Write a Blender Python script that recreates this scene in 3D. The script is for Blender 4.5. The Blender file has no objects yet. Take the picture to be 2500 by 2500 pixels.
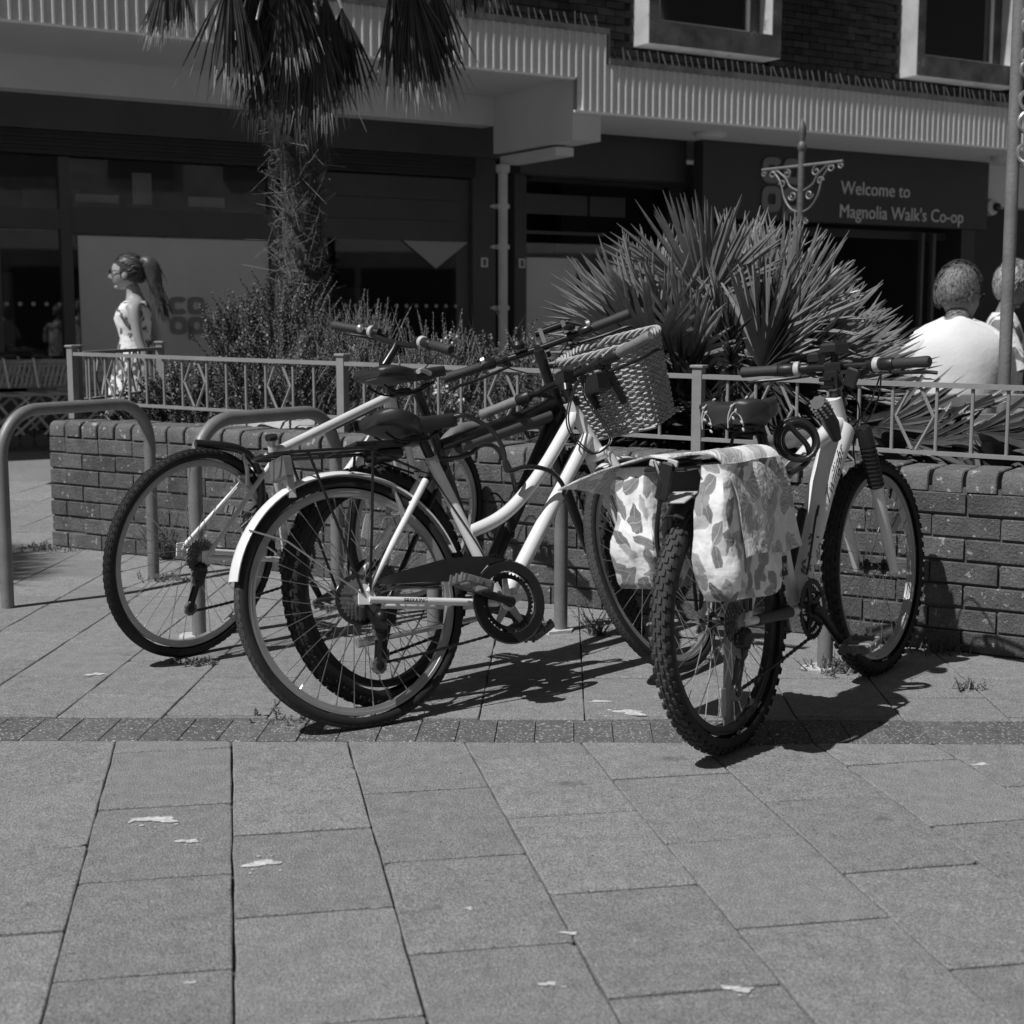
import bpy, math, random
from mathutils import Vector, Matrix
R_ = random.Random(7)
sc = bpy.context.scene
rad, sin, cos, pi = math.radians, math.sin, math.cos, math.pi

# ------------------------------------------------------------------ camera, world, sun, exposure
cam = bpy.data.cameras.new('camera'); camo = bpy.data.objects.new('camera', cam)
sc.collection.objects.link(camo)
camo.location = (0, 0, 1.10); camo.rotation_euler = (rad(90 - 7.426), 0, 0)
cam.sensor_width = 36; cam.lens = 52.17; cam.clip_end = 800; cam.clip_start = .05
cam.dof.use_dof = True; cam.dof.focus_distance = 4.55; cam.dof.aperture_fstop = 5.6
sc.camera = camo
SUN_AZ, SUN_EL = 51.5, 55.0            # heading the shadows fall towards (from +Y to +X), height of the sun
W = bpy.data.worlds.new('World'); sc.world = W; W.use_nodes = True
nt = W.node_tree; nt.nodes.clear()
sky = nt.nodes.new('ShaderNodeTexSky'); sky.sky_type = 'NISHITA'; sky.sun_disc = False
sky.sun_elevation = rad(SUN_EL); sky.sun_rotation = rad(SUN_AZ + 180)
bw = nt.nodes.new('ShaderNodeRGBToBW'); bg = nt.nodes.new('ShaderNodeBackground'); wo = nt.nodes.new('ShaderNodeOutputWorld')
bg.inputs['Strength'].default_value = .036
nt.links.new(sky.outputs[0], bw.inputs[0]); nt.links.new(bw.outputs[0], bg.inputs[0]); nt.links.new(bg.outputs[0], wo.inputs[0])
sl = bpy.data.lights.new('sun', 'SUN'); sl.energy = 5.0; sl.angle = rad(.5); sl.color = (1, 1, 1)   # black and white film
so = bpy.data.objects.new('sun', sl); sc.collection.objects.link(so)
sd = Vector((sin(rad(SUN_AZ)) * cos(rad(SUN_EL)), cos(rad(SUN_AZ)) * cos(rad(SUN_EL)), -sin(rad(SUN_EL))))
so.rotation_euler = sd.to_track_quat('-Z', 'Y').to_euler(); so.location = (-8, -6, 14)
sc.view_settings.view_transform = 'Standard'; sc.view_settings.look = 'None'
sc.view_settings.exposure = -.30; sc.view_settings.gamma = 1; sc.view_settings.use_curve_mapping = False

# ------------------------------------------------------------------ helpers
def V3(*a): return Vector(a)
class MB:
    def __init__(s): s.v = []; s.f = []; s.mi = []
    def add(s, vs, fs, mi=0):
        b = len(s.v); s.v += [tuple(p) for p in vs]; s.f += [tuple(i + b for i in f) for f in fs]; s.mi += [mi] * len(fs); return s
    def box(s, c, d, R=None, ch=0, mi=0):
        x, y, z = d[0] / 2, d[1] / 2, d[2] / 2; c = Vector(c)
        if ch <= 0:
            P = [Vector((i, j, k)) for k in (-z, z) for j in (-y, y) for i in (-x, x)]
            F = [(0, 2, 3, 1), (4, 5, 7, 6), (0, 1, 5, 4), (2, 6, 7, 3), (0, 4, 6, 2), (1, 3, 7, 5)]
        else:
            P = []; F = []
            for (xx, yy, zz) in ((x - ch, y - ch, -z), (x, y, -z + ch), (x, y, z - ch), (x - ch, y - ch, z)):
                P += [Vector((-xx, -yy, zz)), Vector((xx, -yy, zz)), Vector((xx, yy, zz)), Vector((-xx, yy, zz))]
            F = [(3, 2, 1, 0), (12, 13, 14, 15)]
            for l in range(3):
                for k in range(4):
                    a = l * 4 + k; b = l * 4 + (k + 1) % 4; F.append((a, b, b + 4, a + 4))
        if R is not None: P = [R @ p for p in P]
        return s.add([p + c for p in P], F, mi)
    def loft(s, rings, closed=False, caps=True, mi=0):
        n = len(rings[0]); vs = [p for r in rings for p in r]; fs = []; m = len(rings)
        for i in range(m if closed else m - 1):
            a = i * n; b = ((i + 1) % m) * n
            for k in range(n):
                k2 = (k + 1) % n; fs.append((a + k, a + k2, b + k2, b + k))
        if caps and not closed:
            fs.append(tuple(range(n))[::-1]); fs.append(tuple((m - 1) * n + k for k in range(n)))
        return s.add(vs, fs, mi)
    def tube(s, pts, r, n=8, closed=False, caps=True, mi=0, flat=None):
        P = [Vector(p) for p in pts]; m = len(P)
        rr = r if isinstance(r, (list, tuple)) else [r] * m
        T = []
        for i in range(m):
            a = P[(i - 1) % m] if (closed or i > 0) else P[0]; b = P[(i + 1) % m] if (closed or i < m - 1) else P[-1]
            t = b - a; T.append(t.normalized() if t.length > 1e-9 else Vector((0, 0, 1)))
        u = T[0].orthogonal().normalized(); rings = []
        for i in range(m):
            u = (u - T[i] * u.dot(T[i]));  u = u.normalized() if u.length > 1e-6 else T[i].orthogonal().normalized()
            w = T[i].cross(u)
            rings.append([P[i] + rr[i] * (cos(2 * pi * k / n) * u + sin(2 * pi * k / n) * w) for k in range(n)])
        return s.loft(rings, closed, caps, mi)
    def lathe(s, prof, n=24, Mx=None, mi=0, caps=True):      # prof: (r, h) about local z
        Mx = Mx or Matrix()
        return s.loft([[Mx @ Vector((max(r, 1e-4) * cos(2 * pi * k / n), max(r, 1e-4) * sin(2 * pi * k / n), h)) for k in range(n)] for r, h in prof], False, caps, mi)
    def sphere(s, c, r, nu=14, nv=9, R=None, mi=0, fn=None):
        c = Vector(c); rx, ry, rz = r if isinstance(r, (tuple, list)) else (r, r, r); rings = []
        for j in range(nv + 1):
            t = pi * (.02 + .96 * j / nv); ring = []
            for k in range(nu):
                p = Vector((sin(t) * cos(2 * pi * k / nu), sin(t) * sin(2 * pi * k / nu), -cos(t)))
                if fn: p = fn(p)
                p = Vector((p.x * rx, p.y * ry, p.z * rz))
                if R is not None: p = R @ p
                ring.append(p + c)
            rings.append(ring)
        return s.loft(rings, False, True, mi)
    def prism(s, poly, z0, z1, Mx=None, mi=0, ch=0):         # poly: (x, y) counter-clockwise
        Mx = Mx or Matrix(); n = len(poly); rings = [[Mx @ Vector((x, y, z0)) for x, y in poly]]
        if ch > 0:
            rings.append([Mx @ Vector((x, y, z1 - ch)) for x, y in poly])
            cx = sum(p[0] for p in poly) / n; cy = sum(p[1] for p in poly) / n; q = []
            for x, y in poly:
                l = math.hypot(x - cx, y - cy); q.append((x - (x - cx) / l * ch * 1.3, y - (y - cy) / l * ch * 1.3))
            rings.append([Mx @ Vector((x, y, z1)) for x, y in q])
        else: rings.append([Mx @ Vector((x, y, z1)) for x, y in poly])
        return s.loft(rings, False, True, mi)
    def mesh(s, name, mats, sharp=38, flat=False):
        me = bpy.data.meshes.new(name); me.from_pydata(s.v, [], s.f)
        for m in (mats if isinstance(mats, (list, tuple)) else [mats]): me.materials.append(m)
        if any(s.mi): me.polygons.foreach_set('material_index', s.mi)
        if not flat:
            me.polygons.foreach_set('use_smooth', [True] * len(me.polygons))
            me.update(); me.set_sharp_from_angle(angle=rad(sharp))
        me.update(); return me
def link(name, data, parent=None, loc=None, mx=None):
    o = bpy.data.objects.new(name, data); sc.collection.objects.link(o)
    if parent: o.parent = parent
    if mx is not None: o.matrix_local = mx
    elif loc is not None: o.location = loc
    return o
def obj(name, mb, mats, parent=None, loc=None, mx=None, sharp=38, flat=False):
    return link(name, mb.mesh(name, mats, sharp, flat) if isinstance(mb, MB) else mb, parent, loc, mx)
def tag(o, label=None, cat=None, group=None, kind=None):
    if label: o['label'] = label
    if cat: o['category'] = cat
    if group: o['group'] = group
    if kind: o['kind'] = kind
    return o
def thing(name, label, cat, loc=(0, 0, 0), rz=0, group=None, mx=None):
    o = link(name, None); o.empty_display_size = .1
    if mx is not None: o.matrix_world = mx
    else: o.location = loc; o.rotation_euler = (0, 0, rz)
    return tag(o, label, cat, group)
def copy_tree(o, parent=None):
    c = o.copy(); sc.collection.objects.link(c)
    if parent: c.parent = parent
    for ch in list(o.children): copy_tree(ch, c)
    return c
def basis(x, y, z, o): return Matrix(((x[0], y[0], z[0], o[0]), (x[1], y[1], z[1], o[1]), (x[2], y[2], z[2], o[2]), (0, 0, 0, 1)))
def text(name, s, size, mt, parent, mx, ext=.002, shear=0, off=0, align='LEFT'):
    cu = bpy.data.curves.new(name, 'FONT'); cu.body = s; cu.size = size; cu.extrude = ext; cu.shear = shear; cu.offset = off; cu.align_x = align; cu.resolution_u = 3
    t = bpy.data.objects.new(name, cu); sc.collection.objects.link(t)
    me = bpy.data.meshes.new_from_object(t.evaluated_get(bpy.context.evaluated_depsgraph_get()))
    bpy.data.objects.remove(t); me.materials.clear(); me.materials.append(mt); me.name = name
    return link(name, me, parent, mx=mx)
def smooth_path(P, k=6):
    P = [Vector(p) for p in P]; out = []
    for i in range(len(P) - 1):
        a = P[i - 1] if i else P[0]; b = P[i]; c = P[i + 1]; d = P[i + 2] if i + 2 < len(P) else P[-1]
        for j in range(k):
            t = j / k; out.append(.5 * ((2 * b) + (c - a) * t + (2 * a - 5 * b + 4 * c - d) * t * t + (3 * b - a - 3 * c + d) * t ** 3))
    return out + [P[-1]]

# ------------------------------------------------------------------ materials
def mat(name, col, rough=.6, metal=0., var=0., vs=12., bump=0., bs=250., rnd=0., spots=None, spec=.5, grain=0., gs=400., coat=0., trans=0., dirt=None):
    m = bpy.data.materials.new(name); m.use_nodes = True; t = m.node_tree; N = t.nodes; L = t.links
    p = N['Principled BSDF']; p.inputs['Roughness'].default_value = rough; p.inputs['Metallic'].default_value = metal
    p.inputs['Specular IOR Level'].default_value = spec; p.inputs['Coat Weight'].default_value = coat
    if trans: p.inputs['Transmission Weight'].default_value = trans
    g = lambda c: (c, c, c, 1)
    p.inputs['Base Color'].default_value = g(col)
    if not (var or bump or rnd or spots or grain or dirt): return m
    tc = N.new('ShaderNodeTexCoord'); oi = N.new('ShaderNodeObjectInfo')
    wmul = N.new('ShaderNodeMath'); wmul.operation = 'MULTIPLY'; wmul.inputs[1].default_value = 37.; L.new(oi.outputs['Random'], wmul.inputs[0])
    def noise(scale, det=4, ro=.6):
        n = N.new('ShaderNodeTexNoise'); n.noise_dimensions = '4D'; n.inputs['Scale'].default_value = scale; n.inputs['Detail'].default_value = det; n.inputs['Roughness'].default_value = ro
        L.new(tc.outputs['Object'], n.inputs['Vector']); L.new(wmul.outputs[0], n.inputs['W']); return n.outputs['Fac']
    def mr(src, a, b, c, d):
        r = N.new('ShaderNodeMapRange'); L.new(src, r.inputs[0])
        for i, x in enumerate((a, b, c, d)): r.inputs[i + 1].default_value = x
        return r.outputs[0]
    def mul(a, b, op='MULTIPLY'):
        k = N.new('ShaderNodeMath'); k.operation = op
        for i, x in enumerate((a, b)):
            if isinstance(x, (int, float)): k.inputs[i].default_value = x
            else: L.new(x, k.inputs[i])
        return k.outputs[0]
    val = None
    def app(x):
        nonlocal val
        val = x if val is None else mul(val, x)
    if var: app(mr(noise(vs), .3, .7, 1 - var, 1 + var))
    if grain: app(mr(noise(gs, 2, .7), .3, .7, 1 - grain, 1 + grain))
    if rnd: app(mr(oi.outputs['Random'], 0, 1, 1 - rnd, 1 + rnd))
    if val is None: val = mr(oi.outputs['Random'], 0, 1, 1, 1)
    c = mul(val, col)
    if dirt:                                            # (value, scale, threshold): worn or stained patches of their own shape
        k = mr(noise(dirt[1], 6, .65), dirt[2], dirt[2] + .06, 0, 1)
        mx = N.new('ShaderNodeMix'); L.new(k, mx.inputs[0]); L.new(c, mx.inputs[2]); mx.inputs[3].default_value = dirt[0]; c = mx.outputs[0]
    if spots:                                           # (value, scale, threshold): lichen and splashes
        k = mr(noise(spots[1], 3, .55), spots[2], spots[2] + .03, 0, 1)
        mx = N.new('ShaderNodeMix'); L.new(k, mx.inputs[0]); L.new(c, mx.inputs[2]); mx.inputs[3].default_value = spots[0]; c = mx.outputs[0]
    cc = N.new('ShaderNodeCombineColor')
    for i in range(3): L.new(c, cc.inputs[i])
    L.new(cc.outputs[0], p.inputs['Base Color'])
    if bump:
        b = N.new('ShaderNodeBump'); b.inputs['Strength'].default_value = bump; b.inputs['Distance'].default_value = .01
        L.new(noise(bs, 4, .65), b.inputs['Height']); L.new(b.outputs[0], p.inputs['Normal'])
    return m
Mt = {}
Mt['slab'] = mat('paving_stone', .298, .88, var=.15, vs=22, bump=.8, bs=240, rnd=.08, grain=.62, gs=250, spec=.2, dirt=(.19, 6, .63), spots=(.12, 46, .70))
Mt['joint'] = mat('joint_dirt', .085, .95, var=.4, vs=30, bump=.5, bs=150, spec=.1)
Mt['ground'] = mat('far_paving', .21, .9, var=.12, vs=1.2, grain=.18, gs=40, spec=.2)
Mt['sett'] = mat('exposed_aggregate', .13, .8, var=.25, vs=30, bump=.6, bs=170, rnd=.15, spots=(.46, 125, .585), spec=.3)
Mt['brick'] = mat('red_brick', .122, .9, var=.30, vs=14, bump=.8, bs=120, rnd=.24, grain=.32, gs=150, spots=(.36, 46, .634), spec=.2)
Mt['coping'] = mat('coping_brick', .145, .9, var=.25, vs=12, bump=.7, bs=110, rnd=.15, grain=.22, gs=150, spots=(.38, 38, .625), spec=.2)
Mt['mortar'] = mat('wall_mortar', .12, .95, var=.3, vs=20, bump=.6, bs=150, spec=.1)
Mt['dbrick'] = mat('dark_brick', .028, .9, var=.3, vs=10, rnd=.35, grain=.2, gs=120, spec=.15)
Mt['dmortar'] = mat('pale_mortar', .085, .95, var=.3, vs=8, spec=.1)
Mt['steel'] = mat('galvanised_steel', .22, .5, .25, var=.18, vs=9, bump=.1, bs=120, grain=.12, gs=150, dirt=(.17, 12, .66))
Mt['rail'] = mat('grey_railing_paint', .27, .55, .0, var=.10, vs=14, bump=.12, bs=90, dirt=(.2, 22, .69))
Mt['footing'] = mat('pale_cement', .55, .9, var=.25, vs=25, bump=.5, bs=120)
Mt['white'] = mat('white_paint', .80, .32, 0, var=.05, vs=14, coat=.3, dirt=(.6, 18, .74))
Mt['white2'] = mat('scuffed_white_paint', .72, .35, 0, var=.08, vs=18, coat=.2, dirt=(.35, 24, .70))
Mt['black'] = mat('black_paint', .012, .28, 0, var=.2, vs=10, coat=.3)
Mt['blackp'] = mat('black_plastic', .018, .42, 0, var=.2, vs=16, bump=.08, bs=300)
Mt['rubber'] = mat('tyre_rubber', .028, .75, 0, var=.3, vs=14, bump=.25, bs=300, spec=.3)
Mt['tread'] = mat('dusty_tread', .075, .9, 0, var=.25, vs=16, bump=.5, bs=260, grain=.25, gs=220, spec=.2)
Mt['grip'] = mat('grip_rubber', .04, .6, 0, bump=.3, bs=400)
Mt['tan'] = mat('tan_leather', .20, .55, 0, var=.15, vs=30, bump=.35, bs=260)
Mt['saddle'] = mat('black_vinyl', .030, .42, 0, var=.12, vs=20, bump=.12, bs=320)
Mt['alu'] = mat('brushed_aluminium', .62, .34, .85, var=.1, vs=20)
Mt['rimgrey'] = mat('grey_rim', .42, .4, .6, var=.1, vs=16, grain=.06, gs=300)
Mt['rimdark'] = mat('black_rim', .02, .4, .2)
Mt['spoke'] = mat('spoke_steel', .55, .3, .9)
Mt['sprocket'] = mat('steel_sprocket', .30, .42, .8, var=.4, vs=60)
Mt['pedal'] = mat('worn_pedal', .16, .5, .2, var=.4, vs=40)
Mt['chain'] = mat('oily_chain', .03, .5, .5, var=.4, vs=60, bump=.4, bs=200)
Mt['darkmetal'] = mat('dark_metal', .03, .4, .5, var=.3, vs=40)
Mt['smoke'] = mat('smoked_plastic', .022, .18, 0, coat=.4)
Mt['reflector'] = mat('reflector_lens', .16, .2, 0, bump=.5, bs=260, coat=.6)
Mt['amber'] = mat('amber_reflector', .34, .3, 0, bump=.3, bs=200, coat=.5)
Mt['cable'] = mat('black_cable', .02, .3, 0, coat=.5, bump=.2, bs=200)
Mt['wicker'] = mat('wicker_cane', .40, .55, 0, var=.28, vs=40, bump=.2, bs=160, grain=.2, gs=120)
Mt['render'] = mat('cream_canopy_paint', .62, .8, 0, var=.07, vs=1.2, dirt=(.45, 2.2, .70))
Mt['fascia'] = mat('cream_corrugated_sheet', .66, .55, 0, var=.08, vs=1.5, grain=.06, gs=30, dirt=(.48, 3.5, .71))
Mt['capping'] = mat('weathered_lead_capping', .15, .8, 0, var=.45, vs=4, dirt=(.04, 6, .62))
Mt['concrete'] = mat('stained_concrete', .45, .85, 0, var=.25, vs=3, bump=.3, bs=40, dirt=(.10, 4.5, .60))
Mt['grimy'] = mat('grimy_concrete', .075, .85, 0, var=.6, vs=5, bump=.3, bs=40, dirt=(.26, 5, .64))
Mt['shopgrey'] = mat('dark_grey_shopfront', .115, .5, 0, var=.12, vs=2)
Mt['shopblk'] = mat('black_shopfront', .045, .5, 0, var=.15, vs=2)
Mt['shutter'] = mat('shutter_slats', .05, .45, .3, var=.15, vs=3)
Mt['signdark'] = mat('dark_sign_panel', .042, .45, 0, var=.12, vs=1.5)
Mt['signgrey'] = mat('sign_letters', .62, .5)
Mt['logo'] = mat('logo_letters', .20, .5)
Mt['inside'] = mat('dim_interior', .035, .9, var=.3, vs=1)
Mt['poster'] = mat('pale_poster', .86, .6, var=.05, vs=1.5)
Mt['posterw'] = mat('white_window_poster', .90, .6, var=.04, vs=2)
Mt['posterlogo'] = mat('poster_logo', .33, .6)
Mt['dot'] = mat('glass_dots', .5, .6)
Mt['pipe'] = mat('painted_drainpipe', .55, .5, var=.1, vs=4)
Mt['lead'] = mat('dark_ironwork', .13, .55, .2, var=.3, vs=14, bump=.2, bs=80)
Mt['pole'] = mat('grey_painted_post', .19, .6, 0, var=.18, vs=10, bump=.25, bs=60, grain=.1, gs=90)
Mt['soil'] = mat('dry_soil', .06, .95, var=.5, vs=25, bump=.8, bs=60, spots=(.2, 60, .68))
Mt['rock'] = mat('pale_rock', .42, .9, var=.3, vs=9, bump=.9, bs=30)
Mt['leafd'] = mat('shrub_leaf', .075, .5, 0, rnd=.2, var=.45, vs=6)
Mt['leafl'] = mat('pale_leaf', .13, .5, 0, var=.4, vs=8)
Mt['grass'] = mat('dry_grass', .20, .6, 0, var=.4, vs=10)
Mt['flower'] = mat('white_flower', .6, .6, 0, var=.2, vs=30)
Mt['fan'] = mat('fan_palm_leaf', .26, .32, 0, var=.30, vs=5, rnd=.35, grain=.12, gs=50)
Mt['fan_shade'] = mat('palm_leaf_painted_shade', .055, .5, 0, var=.4, vs=6, rnd=.4)  # dark copy of the palm leaf: shade low in the clump painted as colour
Mt['deadfan'] = mat('hanging_palm_leaf', .058, .5, 0, var=.45, vs=6, rnd=.3)
Mt['tipfan'] = mat('dry_leaf_tip', .34, .6, 0, var=.3, vs=20)
Mt['trunk'] = mat('palm_fibre', .06, .95, 0, var=.5, vs=9, bump=1., bs=30, grain=.3, gs=60)
Mt['fibre'] = mat('pale_fibre', .15, .8, 0, var=.5, vs=14)
Mt['wood'] = mat('bench_timber', .20, .7, 0, var=.3, vs=12, bump=.3, bs=40)
Mt['skin'] = mat('skin', .36, .5, 0, var=.08, vs=14, spec=.4)
Mt['skint'] = mat('tanned_skin', .22, .5, 0, var=.12, vs=20, spec=.4, bump=.1, bs=90)
Mt['hairg'] = mat('short_grey_hair', .19, .55, 0, var=.6, vs=24)
Mt['hairb'] = mat('brown_hair', .065, .45, 0, var=.5, vs=24)
Mt['hairl'] = mat('blond_hair', .42, .45, 0, var=.5, vs=20)
Mt['tee'] = mat('white_cotton', .82, .9, 0, var=.03, vs=6, bump=.55, bs=7)
Mt['trouser'] = mat('dark_cloth', .05, .9, 0, bump=.2, bs=120)
Mt['glass_s'] = mat('sunglass_plastic', .01, .2)
Mt['print'] = mat('black_print', .012, .5)
Mt['paleprint'] = mat('pale_print', .5, .5)
Mt['dropping'] = mat('white_splash', .55, .9, 0, var=.35, vs=90)
Mt['trolley'] = mat('trolley_steel', .6, .4, .5, var=.1, vs=10)
Mt['weed'] = mat('weed_leaf', .13, .6, 0, var=.5, vs=30)
Mt['berg'] = mat('bergenia_leaf', .085, .5, 0, var=.3, vs=14, rnd=.25)
def glass_mat():
    m = bpy.data.materials.new('window_glass'); m.use_nodes = True; t = m.node_tree; N = t.nodes; L = t.links; N.clear()
    o = N.new('ShaderNodeOutputMaterial'); mx = N.new('ShaderNodeMixShader'); tr = N.new('ShaderNodeBsdfTransparent'); gl = N.new('ShaderNodeBsdfGlossy'); f = N.new('ShaderNodeFresnel')
    tr.inputs[0].default_value = (.9, .9, .9, 1); gl.inputs['Roughness'].default_value = .02; f.inputs[0].default_value = 1.6
    L.new(f.outputs[0], mx.inputs[0]); L.new(tr.outputs[0], mx.inputs[1]); L.new(gl.outputs[0], mx.inputs[2]); L.new(mx.outputs[0], o.inputs[0]); return m
Mt['glass'] = glass_mat()
def print_cloth(name, base, dark, scale, stretch, kind):
    m = bpy.data.materials.new(name); m.use_nodes = True; t = m.node_tree; N = t.nodes; L = t.links; p = N['Principled BSDF']; p.inputs['Roughness'].default_value = .85; p.inputs['Specular IOR Level'].default_value = .2
    tc = N.new('ShaderNodeTexCoord'); mp = N.new('ShaderNodeMapping'); mp.inputs['Scale'].default_value = stretch; mp.inputs['Rotation'].default_value = (.5, .35, .6)
    nz = N.new('ShaderNodeTexNoise'); nz.inputs['Scale'].default_value = scale * .55; nz.inputs['Detail'].default_value = 1
    L.new(tc.outputs['Object'], mp.inputs[0]); L.new(mp.outputs[0], nz.inputs['Vector'])
    vm = N.new('ShaderNodeVectorMath'); vm.operation = 'MULTIPLY_ADD'; vm.inputs[1].default_value = (.10,) * 3 if kind == 'leaf' else (.02,) * 3
    L.new(nz.outputs['Color'], vm.inputs[0]); L.new(mp.outputs[0], vm.inputs[2])
    def mr(src, a, b, c, d, sm=False):
        r = N.new('ShaderNodeMapRange'); L.new(src, r.inputs[0])
        if sm: r.interpolation_type = 'SMOOTHSTEP'
        for i, x in enumerate((a, b, c, d)): r.inputs[i + 1].default_value = x
        return r.outputs[0]
    def mix(f, a, b):
        x = N.new('ShaderNodeMix'); L.new(f, x.inputs[0])
        for i, q in ((2, a), (3, b)):
            if isinstance(q, (int, float)): x.inputs[i].default_value = q
            else: L.new(q, x.inputs[i])
        return x.outputs[0]
    if kind in ('leaf', 'shell'):
        # scattered motifs: each Voronoi cell carries one leaf (pointed oval with a midrib) or one ringed shell, turned at random
        sx = N.new('ShaderNodeSeparateXYZ'); L.new(tc.outputs['Object'], sx.inputs[0])
        def mth(op, a, b=None, c=None):
            k = N.new('ShaderNodeMath'); k.operation = op
            for i, x in enumerate((a, b, c)):
                if x is None: continue
                if isinstance(x, (int, float)): k.inputs[i].default_value = x
                else: L.new(x, k.inputs[i])
            return k.outputs[0]
        uu = mth('ADD', sx.outputs[0], sx.outputs[1]); c = base
        nzw = N.new('ShaderNodeTexNoise'); nzw.inputs['Scale'].default_value = 22; L.new(tc.outputs['Object'], nzw.inputs['Vector'])
        wob = mr(nzw.outputs['Fac'], .3, .7, -.006, .006)
        for lay, (off, sc_) in enumerate(((0., scale), (.37, scale * .86), (.71, scale * 1.15))):
            cx = N.new('ShaderNodeCombineXYZ'); L.new(mth('ADD', mth('ADD', uu, off), wob), cx.inputs[0]); L.new(mth('ADD', mth('ADD', mth('MULTIPLY_ADD', mth('SUBTRACT', sx.outputs[0], sx.outputs[1]), .22, sx.outputs[2]), off * 1.7), wob), cx.inputs[1])
            vo = N.new('ShaderNodeTexVoronoi'); vo.voronoi_dimensions = '2D'; vo.inputs['Scale'].default_value = sc_; vo.inputs['Randomness'].default_value = .9; L.new(cx.outputs[0], vo.inputs['Vector'])
            df = N.new('ShaderNodeVectorMath'); df.operation = 'SUBTRACT'; L.new(cx.outputs[0], df.inputs[0]); L.new(vo.outputs['Position'], df.inputs[1])
            sp = N.new('ShaderNodeSeparateColor'); L.new(vo.outputs['Color'], sp.inputs[0])
            ro = N.new('ShaderNodeVectorRotate'); ro.rotation_type = 'Z_AXIS'; L.new(df.outputs[0], ro.inputs['Vector']); L.new(mth('MULTIPLY', sp.outputs[1], 6.28), ro.inputs['Angle'])
            s2 = N.new('ShaderNodeSeparateXYZ'); L.new(ro.outputs[0], s2.inputs[0]); ln = .62 / sc_ ; wd = (.27 if kind == 'leaf' else .40) / sc_
            t2 = mth('DIVIDE', s2.outputs[0], ln); edge = mth('MULTIPLY', mth('SUBTRACT', 1., mth('MULTIPLY', t2, t2)), wd)
            ax = mth('ABSOLUTE', s2.outputs[1]); inside = mr(mth('SUBTRACT', edge, ax), -.0006, .0016, 0, 1, True)
            if kind == 'leaf':
                tone = mix(mr(ax, .0004, .0011, .0, 1), base * .55, mth('MULTIPLY', mr(sp.outputs[0], 0, 1, dark * .7, base * .62), mr(ax, 0, wd, .82, 1.25)))
            else:
                sn = mth('SINE', mth('MULTIPLY', mth('DIVIDE', ax, mth('MAXIMUM', edge, .0005)), 17.)); tone = mix(mr(sn, .1, .9, 0, .8), mr(sp.outputs[0], 0, 1, base * .62, base * .92), dark * .9)
            keep = mth('MULTIPLY', inside, mth('GREATER_THAN', sp.outputs[2], .25 if lay == 0 else .55))
            c = mix(keep, c, tone)
        n2 = N.new('ShaderNodeTexNoise'); n2.inputs['Scale'].default_value = 50; L.new(tc.outputs['Object'], n2.inputs['Vector']); c = mth('MULTIPLY', c, mr(n2.outputs['Fac'], .3, .7, .92, 1.06))
    else:                                                 # torn zebra-like print
        n2 = N.new('ShaderNodeTexNoise'); n2.inputs['Scale'].default_value = scale; n2.inputs['Detail'].default_value = 2; n2.inputs['Distortion'].default_value = 1.2; L.new(mp.outputs[0], n2.inputs['Vector'])
        c = mix(mr(n2.outputs['Fac'], .52, .57, 0, 1), base, dark)
    cc = N.new('ShaderNodeCombineColor')
    for i in range(3): L.new(c, cc.inputs[i])
    L.new(cc.outputs[0], p.inputs['Base Color'])
    nb = N.new('ShaderNodeTexNoise'); nb.inputs['Scale'].default_value = 14; nb.inputs['Detail'].default_value = 3; L.new(tc.outputs['Object'], nb.inputs['Vector'])
    b = N.new('ShaderNodeBump'); b.inputs['Strength'].default_value = .5; b.inputs['Distance'].default_value = .03; L.new(nb.outputs['Fac'], b.inputs['Height']); L.new(b.outputs[0], p.inputs['Normal'])
    return m
Mt['cloth'] = print_cloth('leaf_print_oilcloth', .82, .24, 16, (1, 1, 1), 'leaf')
Mt['cloth2'] = print_cloth('shell_print_oilcloth', .80, .30, 14, (1, 1, 1), 'shell')
Mt['dress'] = print_cloth('torn_print_dress', .80, .12, 13, (1, 1, .8), 'zebra')
Mt['blouse'] = print_cloth('loose_print_blouse', .75, .2, 9, (1, 1, .8), 'zebra')
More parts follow.
